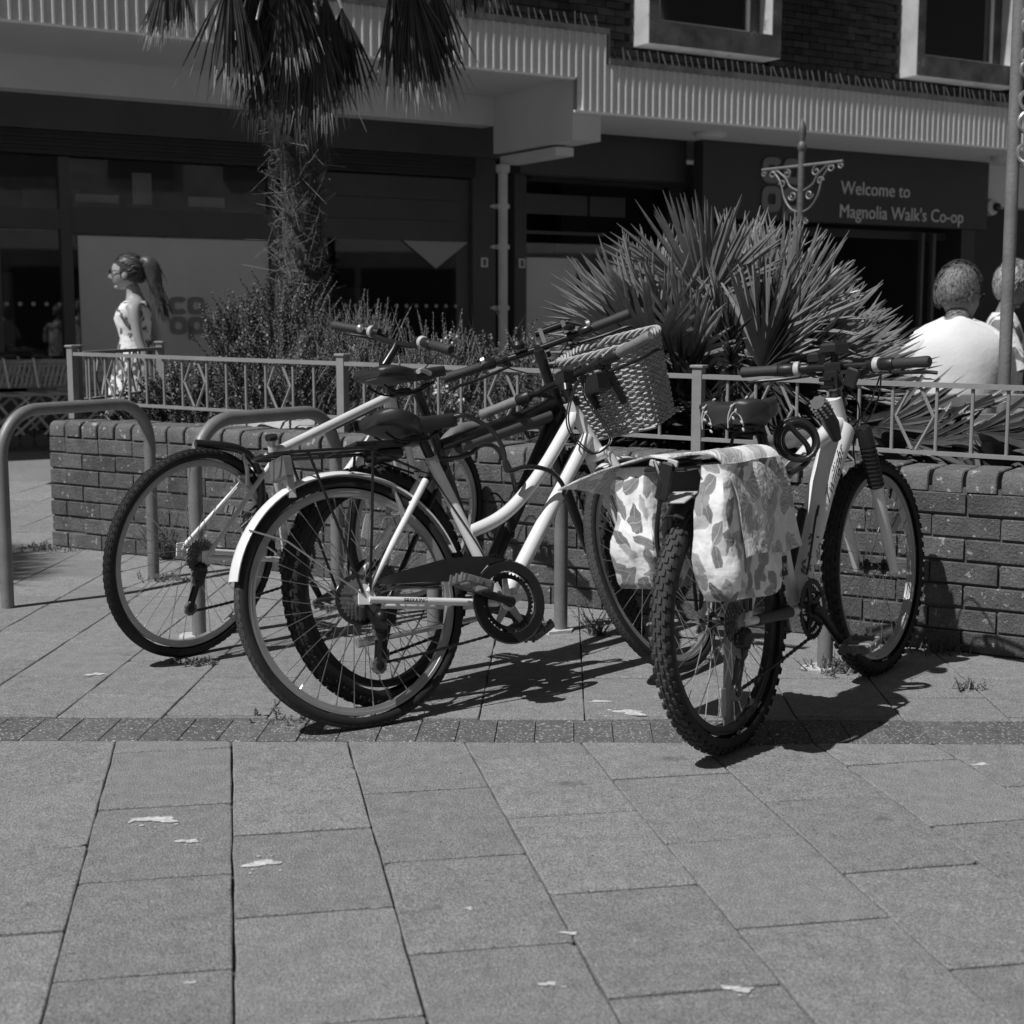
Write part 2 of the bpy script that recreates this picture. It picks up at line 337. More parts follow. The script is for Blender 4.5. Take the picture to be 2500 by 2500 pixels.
# ------------------------------------------------------------------ ground and pavement
def clip(poly, a, b, c):                 # keep a*x + b*y <= c
    out = []
    for i in range(len(poly)):
        p, q = poly[i], poly[(i + 1) % len(poly)]; dp = a * p[0] + b * p[1] - c; dq = a * q[0] + b * q[1] - c
        if dp <= 0: out.append(p)
        if (dp < 0 < dq) or (dq < 0 < dp):
            t = dp / (dp - dq); out.append((p[0] + (q[0] - p[0]) * t, p[1] + (q[1] - p[1]) * t))
    return out
g = MB().box((0, 20, -.07), (240, 240, .1)); tag(obj('ground', g, Mt['ground']), kind='structure')
pv = obj('pavement', MB().prism([(-5, .3), (4.6, .3), (4.6, 9.3), (-5, 9.3)], -.06, -.011), Mt['joint']); tag(pv, kind='structure')
def slab(poly, name='paving_slab', m='slab', ch=.0022, z=.0):
    if len(poly) < 3: return
    A = sum(poly[i][0] * poly[(i + 1) % len(poly)][1] - poly[(i + 1) % len(poly)][0] * poly[i][1] for i in range(len(poly))) / 2
    if A < 0: poly = poly[::-1]
    if abs(A) < .004: return
    cx = sum(p[0] for p in poly) / len(poly); cy = sum(p[1] for p in poly) / len(poly)
    if name == 'paving_slab':                 # slightly ragged edges and a chipped corner now and then
        Q = []; n = len(poly)
        for i in range(n):
            p, q, o = poly[i], poly[(i + 1) % n], poly[i - 1]; L = math.hypot(q[0] - p[0], q[1] - p[1])
            k = R_.uniform(.006, .016) if R_.random() < .12 else .0025
            lo = math.hypot(o[0] - p[0], o[1] - p[1]); k = min(k, L * .3, lo * .3)
            Q.append((p[0] + (o[0] - p[0]) / lo * k, p[1] + (o[1] - p[1]) / lo * k)); Q.append((p[0] + (q[0] - p[0]) / L * k, p[1] + (q[1] - p[1]) / L * k))
            mm = int(L / .075)
            for j in range(1, mm): t = j / mm; w_ = R_.gauss(0, .0011); Q.append((p[0] + (q[0] - p[0]) * t - (q[1] - p[1]) / L * w_, p[1] + (q[1] - p[1]) * t + (q[0] - p[0]) / L * w_))
        poly = Q
    mb = MB().prism([(x - cx, y - cy) for x, y in poly], -.045, R_.uniform(-.0012, .0012) + z, ch=ch)
    o = obj(name, mb, Mt[m], pv, (cx, cy, 0), sharp=20); o.rotation_euler = (R_.gauss(0, .0016), R_.gauss(0, .0016), 0)
a0 = rad(-10.75); fx, fy = sin(a0), cos(a0); rx, ry = cos(a0), -sin(a0)
BF, BR, SL = 3.778, 4.000, -.015        # front and rear edge of the sett band at x = 0, and its slope
gap = .0021
for k in range(-11, 12):
    r0 = -.017 + .2995 * k + gap; r1 = -.017 + .2995 * (k + 1) - gap
    ph = 3.353 if k % 2 else 3.572
    for j in range(-6, 5):
        f0 = ph + .4475 * j + gap * 2.2; f1 = f0 + .4475 - 4.4 * gap
        if f1 < 1.0: continue
        P = [(r * rx + f * fx, r * ry + f * fy) for r, f in ((r0, f0), (r1, f0), (r1, f1), (r0, f1))]
        P = clip(P, -SL, 1, BF - .004)
        slab(P)
a1 = rad(2.0)
for k in range(-8, 13):
    ph = (4.493 if k % 2 else 4.711)
    for j in range(-2, 12):
        y0 = ph + .446 * j + gap * 2.2; y1 = y0 + .446 - 4.4 * gap; P = []
        if k >= 1 and y0 > 6.6 - .56 * (k - 3) * .294: continue
        if k < -7 and y1 < 4.6: continue
        for xx, yy in ((k, y0), (k + 1, y0), (k + 1, y1), (k, y1)):
            x = -1.268 + .294 * (xx) + (gap if xx == k else -gap) + (yy - 4.02) * .034; P.append((x, yy - .012 * (x + 1)))
        P = clip(P, SL, -1, -(BR + .004))
        P = clip(P, .5297, .84818, 4.93) if k > -4 else P
        slab(P)
for k in range(-26, 34):
    x0 = -.05 + .1045 * k + .0008; x1 = x0 + .1029; q = (R_.random() - .5) * .004
    slab([(x0 + .004, BF + .006 + SL * x0 + q), (x1 + .004, BF + .006 + SL * x1 + q), (x1 + .012, BR - .006 + SL * x1 + q), (x0 + .012, BR - .006 + SL * x0 + q)], 'sett', 'sett', .0022, -.001)
SPL = ((-.784, 3.168, .042), (-.687, 3.03, .022), (-.508, 2.901, .034), (.104, 2.555, .014), (.061, 2.349, .014), (.376, 2.329, .022), (.334, 4.067, .048), (.255, 4.189, .026), (-.081, 2.668, .010), (-.536, 2.354, .009), (-1.298, 4.518, .030), (1.165, 3.577, .02))
for x, y, s in SPL:
    n = 40; P = []; ph = [R_.uniform(0, 6.3) for _ in range(4)]
    for i in range(n):
        a = 2 * pi * i / n; l = s * (.62 + .22 * sin(2 * a + ph[0]) + .14 * sin(3 * a + ph[1]) + .12 * sin(5 * a + ph[2]) + .14 * max(0, sin(9 * a + ph[3])) ** 3); P.append((l * 1.3 * cos(a), l * .8 * sin(a)))
    obj('stain', MB().prism(P, 0, .0008), Mt['dropping'], pv, (x, y, .0014))
    for _ in range(5):
        a = R_.uniform(0, 6.3); l = s * R_.uniform(1.2, 2.3); q = s * R_.uniform(.05, .16); obj('stain', MB().prism([(q * cos(2 * pi * i / 8), q * .8 * sin(2 * pi * i / 8)) for i in range(8)], 0, .0006), Mt['dropping'], pv, (x + l * cos(a), y + l * .8 * sin(a), .0014))

# ------------------------------------------------------------------ brick planter wall
WD = Vector((.84818, -.5297, 0)); WN = Vector((.5297, .84818, 0)); WO = Vector((-2.239, 7.158, 0))
wmx = basis(WD, WN, (0, 0, 1), WO)
wall = MB().box((2.85, .1065, .27), (5.68, .195, .56))
SD = Vector((.1, .995, 0)); sx, sy = SD.dot(WD), SD.dot(WN)                  # the planter's left side runs back
wall.box((.11 + sx * 1.25, .2 + sy * 1.25, .27), (.19, 2.3, .56), Matrix.Rotation(-math.atan2(sx, sy), 3, 'Z'))
wall = obj('planter_wall', wall, Mt['mortar'], None, mx=wmx)
tag(wall, 'low red brick planter wall with bullnose coping and lichen behind the bicycles', 'wall')
bm = MB().box((0, 0, 0), (.2185, .105, .0685), ch=.0035).mesh('brick', Mt['brick'], 20)
bh = MB().box((0, 0, 0), (.1058, .105, .0685), ch=.0035).mesh('brick_half', Mt['brick'], 20)
CH = .0768
for c in range(7):
    z = .0385 + CH * c; s = 0.0; half = c % 2 == 0; first = True
    while s < 5.6:
        w = .1125 if (first and half) else .2255
        o = link('brick', bh if w < .2 else bm, wall, (s + w / 2, .052 + R_.gauss(0, .0025), z + R_.gauss(0, .0012) - .0006 * s)); o.rotation_euler = (R_.gauss(0, .006), R_.gauss(0, .006), R_.gauss(0, .008)); s += w; first = False
cp = []                                                                       # bullnose header brick, long side across the wall
for x in (-.0495, -.046, .046, .0495):
    e = .0 if abs(x) < .048 else .004
    cp.append([(x, y, z) for y, z in ((-.004 + e, -.034), (-.004 + e, .010), (.004 + e, .025 - e), (.022, .036 - e), (.205 - e, .036 - e), (.205 - e, -.034))])
cm = MB().loft(cp).mesh('coping_brick', Mt['coping'], 30)
for i in range(50):
    o = link('coping_brick', cm, wall, (.055 + .1125 * i, 0 + R_.gauss(0, .003), .578 + R_.gauss(0, .0018) - .0022 * i * .1125)); o.rotation_euler = (R_.gauss(0, .012), R_.gauss(0, .006), R_.gauss(0, .012))
for i in range(10):
    t = .30 + .2255 * i
    for c in range(7):
        o = link('brick', bm, wall, (.05 + sx * (t + .11 * (c % 2)), .0 + sy * (t + .11 * (c % 2)), .0385 + CH * c)); o.rotation_euler = (0, 0, pi / 2 - math.atan2(sx, sy))
soil = MB().prism([(.15, .2), (5.6, .2), (5.6, 2.25), (.15 + sx * 2.3, 2.25)], -.02, .55); so_ = obj('planter_soil', soil, Mt['soil'], None, mx=wmx); tag(so_, kind='structure')
rk = MB().sphere((0, 0, 0), (.34, .10, .045), 18, 8, fn=lambda p: p * (1 + .16 * sin(9 * p.x + 3) * cos(7 * p.y) + .08 * sin(17 * p.x)))
tag(obj('rock', rk, Mt['rock'], None, mx=wmx @ Matrix.Translation((1.18, .36, .60))), 'long pale rough stone lying on the planter behind the second cycle stand', 'stone')

# ------------------------------------------------------------------ grey railings on the planter
PAT = [('b', .118), ('b', .229), ('d', .305), ('b', .389), ('b', .506), ('b', .62), ('b', .74), ('d', .819), ('b', .894), ('b', 1.015), ('b', 1.133), ('b', 1.251), ('d', 1.33), ('b', 1.411), ('b', 1.53)]
barm = MB().tube([(0, 0, 0), (0, 0, .232)], .0065, 8).mesh('baluster', Mt['rail'])
dm = MB(); zc = .116
dm.tube([(-.066, 0, zc), (-.012, 0, .228)], .0062, 6).tube([(.066, 0, zc), (.012, 0, .228)], .0062, 6).tube([(-.066, 0, zc), (-.008, 0, .004)], .0062, 6).tube([(.066, 0, zc), (.008, 0, .004)], .0062, 6)
dm = dm.mesh('diamond', Mt['rail'])
def rail_fence(name, label, mx, L, slope, panels, scale=1.):
    th = thing(name, label, 'railing', mx=mx)
    for i in range(panels + 1):
        s = 1.69 * scale * i; z = slope * s
        p = MB().box((0, 0, .02), (.038, .038, .90 - .55)); p.box((0, 0, .2), (.052, .052, .012), ch=.003)
        obj('post', p, Mt['rail'], th, (s, 0, .765 + z))
        if i == panels: break
        for zz, h in ((.928, .017), (.694, .013)):
            dz = slope * 1.69 * scale; ang = math.atan(slope)
            r = MB().box((.845 * scale, 0, 0), (1.69 * scale - .040, .030, h)); o = obj('top_rail' if h > .015 else 'bottom_rail', r, Mt['rail'], th, (s, 0, zz + z)); o.rotation_euler = (0, -ang, 0)
        for k, x in PAT:
            if x * 1 > 1.69 * scale - .06: continue
            link('baluster' if k == 'b' else 'diamond', barm if k == 'b' else dm, th, (s + x, 0, .70 + z + slope * x))
    return th
rail_fence('railing', 'long grey painted railing with diamond panels along the front of the planter', basis(WD, WN, (0, 0, 1), WO + WN * .205 - WD * .045), 5, -.0125, 4)
rail_fence('railing', 'short return of grey diamond railing running back at the left end of planter', basis(SD, (-.995, .1, 0), (0, 0, 1), WO + WN * .205 - WD * .045 + SD * .06), 1.2, 0, 1, .73)

# ------------------------------------------------------------------ cycle stands
def stand(n, f, label, pads):
    n = Vector((*n, 0)); f = Vector((*f, 0)); d = (f - n).normalized(); L = (f - n).length; r = .175; H = .752
    th = thing('cycle_stand', label, 'cycle stand', mx=basis(d, Vector((0, 0, 1)).cross(d), (0, 0, 1), n), group='tubular steel cycle stands in a row')
    P = [(0, 0, -.02), (0, 0, H - r)] + [(r - r * cos(t), 0, H - r + r * sin(t)) for t in [pi / 2 * i / 9 for i in range(1, 10)]]
    P += [(L - r + r * sin(t), 0, H - r + r * cos(t)) for t in [pi / 2 * i / 9 for i in range(0, 10)]] + [(L, 0, -.02)]
    obj('hoop', MB().tube(P, .0243, 20), Mt['steel'], th)
    for i, on in enumerate(pads):
        if on:
            obj('footing', MB().prism([(.062 * R_.uniform(.8, 1.2) * cos(2 * pi * k / 13), .05 * R_.uniform(.8, 1.2) * sin(2 * pi * k / 13)) for k in range(13)], -.01, .009), Mt['footing'], th, (i * L - .012, .012, 0))
    return th
stand((-1.932, 5.593), (-1.53, 6.25), 'empty steel cycle stand at the far left with no bicycle', (0, 0))
stand((-1.089, 5.07), (-.68, 5.70), 'steel cycle stand seen through the spokes of the leftmost bicycle', (1, 0))
stand((-.24, 4.53), (.173, 5.174), 'steel cycle stand between step-through bicycle and brick wall with cable lock round it', (0, 1))
stand((.597, 3.93), (.99, 4.595), 'steel cycle stand behind the pannier bicycle at right', (0, 1))

# ------------------------------------------------------------------ shop building (local x along the front, y away from the street)
BD = Vector((sin(rad(58.3)), cos(rad(58.3)), 0)); BM = Vector((-BD.y, BD.x, 0)); bmx = basis(BD, BM, (0, 0, 1), (0, 0, 0))
BT = thing('shop_building', 'two storey parade of shops with ribbed cream canopy and dark brick upper wall', 'building', mx=bmx)
def bpart(name, mb, m, **k): return obj(name, mb, Mt[m], BT, **k)
def bx(s0, s1, t0, t1, z0, z1, mb=None, ch=0):
    return (mb or MB()).box(((s0 + s1) / 2, (t0 + t1) / 2, (z0 + z1) / 2), (s1 - s0, t1 - t0, z1 - z0), ch=ch)
F = 11.8
fa = MB(); pitch = .0815; s = -3.0                                            # ribbed sheet: one narrow raised rib per pitch
def zr(s): return (3.325, 3.745) if s < 7.97 else ((3.03, 3.745) if s < 8.335 else (3.03, 3.475))
prev = None
while s < 19:
    z0, z1 = zr(s + pitch / 2); prof = [(0, 0), (.54, -.0075), (.64, -.024), (.84, -.025), (.97, 0), (1, 0)]
    for (a, ta), (b, tb) in zip(prof[:-1], prof[1:]):
        fa.add([(s + a * pitch, F + ta, z0), (s + b * pitch, F + tb, z0), (s + b * pitch, F + tb, z1), (s + a * pitch, F + ta, z1)], [(0, 1, 2, 3)])
    s += pitch
bpart('canopy_fascia', fa, 'fascia', sharp=10)
tr = bx(-3, 7.968, F - .028, F + .05, 3.305, 3.327); bx(7.96, 19, F - .028, F + .05, 3.010, 3.032, tr); bpart('fascia_trim', tr, 'render')
cpn = bx(-3, 8.35, F - .034, F + .2, 3.745, 3.80); bx(8.352, 19, F - .034, F + .2, 3.475, 3.53, cpn); bx(8.335, 8.365, F - .02, F + .3, 3.476, 3.744, cpn); bpart('canopy_capping', cpn, 'capping')
cs = bx(-3, 7.99, F + .03, 13.26, 3.335, 3.70); bx(8.318, 19, F + .03, 13.195, 3.04, 3.44, cs); bpart('canopy_slab', cs, 'render')
for nm, s0, s1, z in (('bird_spikes', 5.5, 8.3, 3.80), ('bird_spikes', 8.42, 17, 3.53)):
    sp = MB().box(((s0 + s1) / 2, F + .06, z + .006), (s1 - s0, .03, .012)); x = s0
    while x < s1:
        dx = R_.uniform(.02, .05); sp.tube([(x, F + .06, z), (x - dx, F + .06 + R_.uniform(-.03, .03), z + R_.uniform(.11, .135))], .0048, 4, caps=False)
        x += .084
    if nm: tag(bpart(nm, sp, 'steel'), kind='stuff')
bpart('bulkhead', bx(-3, 7.99, 13.27, 13.5, 3.045, 3.7), 'render')
bpart('support_beam', bx(7.992, 8.316, F + .06, 13.3, 2.77, 3.70), 'render')
bpart('cable_trunking', bx(8.06, 8.27, F + .45, 13.28, 2.665, 2.745), 'render')
bpart('walkway_ceiling', bx(-3, 26, 13.52, 19, 3.46, 3.6), 'render')
bw_ = MB()                                                                    # upper wall backing, then bricks
bx(-3, 19, 13.215, 13.5, 3.702, 9.0, bw_); bx(8.40, 19, 13.215, 13.5, 3.445, 3.70, bw_); bw = bpart('upper_wall', bw_, 'dmortar')
kb = MB().box((0, 0, 0), (.2275, .1, .069), ch=.003).mesh('brick', Mt['dbrick'], 20); stuff = MB(); nb = 0
boxes = [(5.68 + 3.94 * i, 7.50 + 3.94 * i) for i in range(-1, 4)]
cand = []
for c in range(24):
    z = 3.49 + .0785 * c
    for i in range(48):
        x = 7.35 + .2375 * i + (.119 if c % 2 else 0)
        if z > 3.93 and any(a - .1 < x < b + .1 for a, b in boxes): continue
        cand.append((abs(x - 12.6) * .06 + (z > 4.9) * 5 + abs(z - 4.2) * .4, x, z))
cand.sort()
for i, (q, x, z) in enumerate(cand):
    if i < 290: link('brick', kb, bw, (x, 13.253 + R_.gauss(0, .002) - .09, z))
    else: stuff.box((x, 13.163 + R_.gauss(0, .002), z), (.2275, .1, .069))
tag(obj('brick_course', stuff, Mt['dbrick'], bw, flat=True), kind='stuff')
for a, b in boxes[:]:                                                         # projecting concrete window boxes
    w = MB(); t0 = 12.86
    bx(a, a + .13, t0, 13.21, 3.955, 6.2, w); bx(b - .13, b, t0, 13.21, 3.955, 6.2, w); bx(a + .132, b - .132, t0 + .003, 13.21, 3.957, 4.20, w); bx(a + .132, b - .132, t0, 13.21, 6.0, 6.2, w)
    wo_ = bpart('window', w, 'concrete')
    obj('grimy_sill', bx(a + .002, b - .002, t0 - .006, t0 - .0012, 3.957, 4.195), Mt['grimy'], wo_)
    for p in (a + .002, b - .128): obj('grimy_face', bx(p, p + .126, t0 - .006, t0 - .0012, 4.197, 6.19), Mt['grimy'], wo_)
    f = MB(); 
    for s0, s1, z0, z1 in ((a + .26, a + .31, 4.21, 5.99), (b - .31, b - .26, 4.21, 5.99), (a + .315, b - .315, 4.21, 4.26)): bx(s0, s1, 13.08, 13.12, z0, z1, f)
    obj('window_frame', f, Mt['pipe'], wo_); [obj('reveal', bx(p, p + .124, 13.07, 13.2, 4.203, 5.99), Mt['grimy'], wo_) for p in (a + .134, b - .258)]
    obj('pane', bx(a + .312, b - .312, 13.10, 13.106, 4.262, 5.99), Mt['glass'], wo_); obj('reflection_blind', bx(a + .15, b - .15, 13.202, 13.21, 4.21, 5.99), Mt['signgrey'], wo_)  # pale sheet behind the pane imitates the grey reflection in the glass
# shopfront under the canopy
S = 15.3
bpart('shop_fascia', bx(-3, 9.28, S - .22, S + .1, 2.945, 3.44), 'shopgrey')
sh = MB()
for i in range(6): bx(-3, 8.86, S - .16 + .012 * (i % 2), S + .05, 2.715 + .038 * i, 2.749 + .038 * i, sh)
bpart('shutter_box', sh, 'shopblk')
fr = MB()
for s0, s1, z0, z1, t in ((3.42, 3.50, 0, 2.70, 0), (4.10, 4.21, 0, 2.705, 0), (6.345, 6.42, 0, 2.70, 0), (6.88, 6.96, 0, 2.70, 0), (8.68, 8.862, .0, 2.70, .05), (4.212, 6.343, 1.955, 2.22, 0), (3.502, 4.098, 1.99, 2.19, 0), (2.0, 3.418, 1.99, 2.19, 0), (6.962, 8.678, 1.99, 2.21, .0), (-3, 3.4, 0, .3, 0), (3.502, 4.098, 0, .3, 0), (4.212, 6.343, 0, .42, 0), (6.422, 8.678, 0, .28, 0), (6.422, 6.878, 1.99, 2.2, 0), (6.962, 8.678, 2.212, 2.45, .02), (6.962, 8.678, 2.455, 2.70, .012)):
    bx(s0, s1, S - .05 + t, S + .06 + t, z0, z1, fr)
bpart('shopfront_frame', fr, 'shopgrey'); bpart('shop_pier', bx(8.863, 9.172, S - .08, S + .3, 0, 2.943), 'shopgrey')
bpart('shop_pier', bx(9.45, 9.615, S - .06, S + .3, 0, 3.0), 'shopgrey')
for s0, s1, z0, z1 in ((2.0, 3.42, .3, 1.99), (3.50, 4.10, .3, 1.99), (3.50, 4.10, 2.19, 2.70), (2.0, 3.42, 2.19, 2.70), (4.21, 6.345, 2.22, 2.70), (4.21, 6.345, .42, 1.955), (6.42, 6.88, .28, 1.99), (6.96, 8.68, .28, 1.99), (9.615, 11.75, .2, 2.74)):
    bpart('pane', bx(s0, s1, S + .0, S + .008, z0, z1), 'glass')
po = bpart('window_poster', bx(4.275, 6.335, S - .012, S - .006, .45, 1.932), 'poster')
def logo(parent, mx, sz, m):
    """four rounded letters in a square: c o / o p"""
    def ring(cx, cz, gap=None, stem=False):
        mb = MB(); n = 40; A = [2 * pi * i / n for i in range(n + 1)]
        if gap: A = [gap + (2 * pi - 2 * gap) * i / n for i in range(n + 1)]
        def sq(a, r):
            c_, s_ = cos(a), sin(a); e = (abs(c_) ** 3.4 + abs(s_) ** 3.4) ** (-1 / 3.4); return c_ * e * r, s_ * e * r
        for a, b in zip(A[:-1], A[1:]):
            q = [sq(a, .5), sq(b, .5), sq(b, .215), sq(a, .215)]
            mb.add([(cx + x * sz, y0, cz + z * sz) for y0 in (-.02, 0) for x, z in q], [(0, 1, 2, 3), (4, 7, 6, 5), (0, 4, 5, 1), (1, 5, 6, 2), (2, 6, 7, 3), (3, 7, 4, 0)])
        if stem: mb.box((cx - .36 * sz, -.0105, cz - .42 * sz), (.28 * sz, .019, .75 * sz))
        obj('letter', mb, Mt[m], parent, mx=mx)
    ring(0, 0, .62); ring(1.09 * sz, 0); ring(0, -1.12 * sz); ring(1.09 * sz, -1.12 * sz, stem=True)
logo(po, Matrix.Translation((5.30, S - .014, 1.235)), .185, 'posterlogo')
wp = bpart('window_poster', bx(9.64, 10.37, S - .012, S - .006, .35, 1.83), 'posterw')
bpart('glass_dots', (lambda mb: [mb.lathe([(.022, 0), (.022, .004)], 12, Matrix.Translation((x, S - .003, 1.245)) @ Matrix.Rotation(pi / 2, 4, 'X')) for x in [3.55 + .13 * i for i in range(5)] + [6.98 + .13 * i for i in range(14)]] and mb)(MB()), 'dot')
bpart('shop_interior', bx(-3, 12.6, S + 3.2, S + 3.3, 0, 3.4), 'inside')
bpart('shop_floor', bx(-3, 19, S + .1, S + 3.2, -.02, .05), 'inside')
for s0, s1, t, z0, z1 in ((3.55, 4.0, 1.6, .6, 1.6), (7.1, 7.25, 1.4, .4, 2.3), (7.9, 8.5, 2.2, .5, 1.5), (4.4, 5.0, 2.4, 2.25, 2.6)): bpart('fitting_and_reflection', bx(s0, s1, S + t, S + t + .3, z0, z1), 'shopgrey')
for s0, s1, z0, z1 in ((9.66, 10.62, 2.36, 2.60), (10.66, 11.2, 2.36, 2.60), (9.66, 10.9, 2.12, 2.16), (4.3, 4.75, 2.28, 2.36), (4.9, 5.1, 2.28, 2.60), (5.5, 5.9, 2.28, 2.38)): bpart('fitting_and_reflection', bx(s0, s1, S + .12, S + .14, z0, z1), 'paleprint')  # pale boards behind the panes, standing in for bright reflections in the glass
di = MB().prism([(-.43, 0), (0, -.31), (.43, 0)], -.004, .004, Matrix.Translation((8.40, S - .02, 1.985)) @ Matrix.Rotation(pi / 2, 4, 'X'))
bpart('hanging_notice', di, 'paleprint')
pp = MB().lathe([(.050, 0), (.050, 2.57), (.074, 2.585), (.074, 2.655)], 16, Matrix.Translation((8.055, 13.22, 0)))
for z in (.68, 1.21, 1.83, 2.24): pp.box((8.055, 13.25, z), (.13, .11, .045)); pp.box((7.96, 13.26, z), (.045, .04, .026))
bpart('drainpipe', pp, 'pipe')
for s in (9.01, 9.53):
    n_ = bpart('wall_plate', bx(s - .045, s + .045, S - .1, S - .085, 1.70, 1.81), 'posterw'); obj('printed_figure', bx(s - .018, s + .018, S - .104, S - .1005, 1.72, 1.79), Mt['shopgrey'], n_)
bpart('bulkhead', bx(8.318, 10.49, 13.3, 13.5, 2.60, 3.445), 'shopblk'); bpart('shop_fascia', bx(9.62, 11.9, S - .2, S + .1, 2.74, 3.44), 'shopblk')
bpart('shop_pier', bx(11.75, 11.95, S - .06, S + .3, 0, 2.74), 'shopblk')
ent = bx(11.95, 27, 18.0, 18.1, 0, 3.4); bx(15.1, 15.35, 13.45, 18, 0, 3.0, ent); bx(10.55, 15.09, 13.7, 13.75, 2.1, 2.2, ent); bpart('entrance_wall', ent, 'shopblk')
bpart('entrance_frame', bx(14.75, 14.80, 13.6, 13.66, 0, 2.18, bx(14.55, 14.59, 13.6, 13.66, 0, 2.18)), 'shopgrey')
bpart('pale_pier', bx(15.12, 19, 13.2, 13.44, 2.52, 3.038), 'render')
for s in (10.17, 14.75):
    bpart('canopy_light', MB().lathe([(.17, 0), (.17, -.03), (.14, -.055), (.05, -.065)], 24, Matrix.Translation((s, 12.5, 3.039))), 'render')
# shop sign
sg = thing('shop_sign', 'dark shop sign with raised letters and rounded logo under the right canopy', 'sign', mx=bmx)
obj('sign_panel', bx(10.5, 15.07, 13.02, 13.19, 2.21, 3.032), Mt['signdark'], sg)
tx = lambda s, z: Matrix.Translation((s, 13.016, z)) @ Matrix.Rotation(pi / 2, 4, 'X')
text('letters', 'Welcome to', .222, Mt['signgrey'], sg, tx(12.55, 2.545), .006)
text('letters', "Magnolia Walk's Co-op", .222, Mt['signgrey'], sg, tx(12.53, 2.275), .006)
logo(sg, Matrix.Translation((11.48, 13.018, 2.76)), .285, 'logo')
cc = thing('security_camera', 'small pale dome security camera on the wall right of the shop sign', 'camera', mx=bmx @ Matrix.Translation((15.23, 13.16, 2.50)))
obj('housing', MB().lathe([(.10, 0), (.11, .03), (.10, .09), (.06, .10)], 20, Matrix.Rotation(pi / 2, 4, 'X')), Mt['pipe'], cc); obj('lens', MB().sphere((.035, -.12, .0), .055), Mt['black'], cc)
# ------------------------------------------------------------------ bicycles: local x right, y forward, z up, origin where the rear tyre meets the ground
def arc(cy, cz, r, a0, a1, n, x=0.):
    return [Vector((x, cy + r * cos(rad(a0 + (a1 - a0) * i / n)), cz + r * sin(rad(a0 + (a1 - a0) * i / n)))) for i in range(n + 1)]
def tyre_mesh(R, w, kind, mats):
    mb = MB(); n = 96; cr = R - w; rings = []
    rimr = R - 2 * w + .004
    for i in range(n):
        a = 2 * pi * i / n; e = Vector((0, cos(a), sin(a))); ring = []
        for k in range(11):
            t = pi * (k / 10) * 1.36 - pi * .18
            ring.append(e * (cr + w * (.98 if kind == 'knob' else 1) * sin(t)) + Vector((w * cos(t), 0, 0)))
        rings.append(ring)
    nn = 11
    vs = [p for r in rings for p in r]; fs = []; mi = []
    for i in range(n):
        for k in range(nn - 1):
            a = i * nn + k; b = ((i + 1) % n) * nn + k; fs.append((a, b, b + 1, a + 1)); mi.append(1 if 3 <= k <= 6 else 0)
    b0 = len(mb.v); mb.v += [tuple(p) for p in vs]; mb.f += fs; mb.mi += mi
    def block(a, t, dx, da, dh, m):
        """one rubber block: angle round the wheel a, angle round the tube t"""
        V = []
        for h in (-.004, dh):
            for sa in (-1, 1):
                for st in (-1, 1):
                    f = .8 if h > 0 else 1.
                    aa = a + sa * da * f; tt = t + st * dx / w * f; e = Vector((0, cos(aa), sin(aa)))
                    V.append(e * (cr + (w + h) * sin(tt)) + Vector(((w + h) * cos(tt), 0, 0)))
        mb.add(V, [(0, 1, 3, 2), (4, 6, 7, 5), (0, 4, 5, 1), (1, 5, 7, 3), (3, 7, 6, 2), (2, 6, 4, 0)], m)
    if kind == 'knob':
        N = 62
        for i in range(N):
            a = 2 * pi * i / N; h = pi / N
            block(a, pi * .5 - .22, .0042, h * .62, .0045, 1); block(a + h, pi * .5 + .22, .0042, h * .62, .0045, 1)
            block(a, pi * .5 + .62, .0035, h * .55, .0045, 1); block(a + h, pi * .5 - .62, .0035, h * .55, .0045, 1)
            block(a + h * .5, pi * .5 + 1.05, .0042, h * .60, .006, 0); block(a + h * .5, pi * .5 - 1.05, .0042, h * .60, .006, 0)
    else:
        N = 90
        for i in range(N):
            a = 2 * pi * i / N; h = pi / N
            for t in (.42, -.42): block(a + (h if t > 0 else 0), pi / 2 + t, .0022, h * .62, .0014, 1)
            for t in (.12, -.12): block(a + (h if t < 0 else 0), pi / 2 + t, .0018, h * .8, .0012, 1)
            for t in (.80, -.80): block(a + (h if t > 0 else 0), pi / 2 + t, .0012, h * .5, .0012, 0)
    return mb.mesh('tyre', [Mt['rubber'], Mt[mats]], 35)
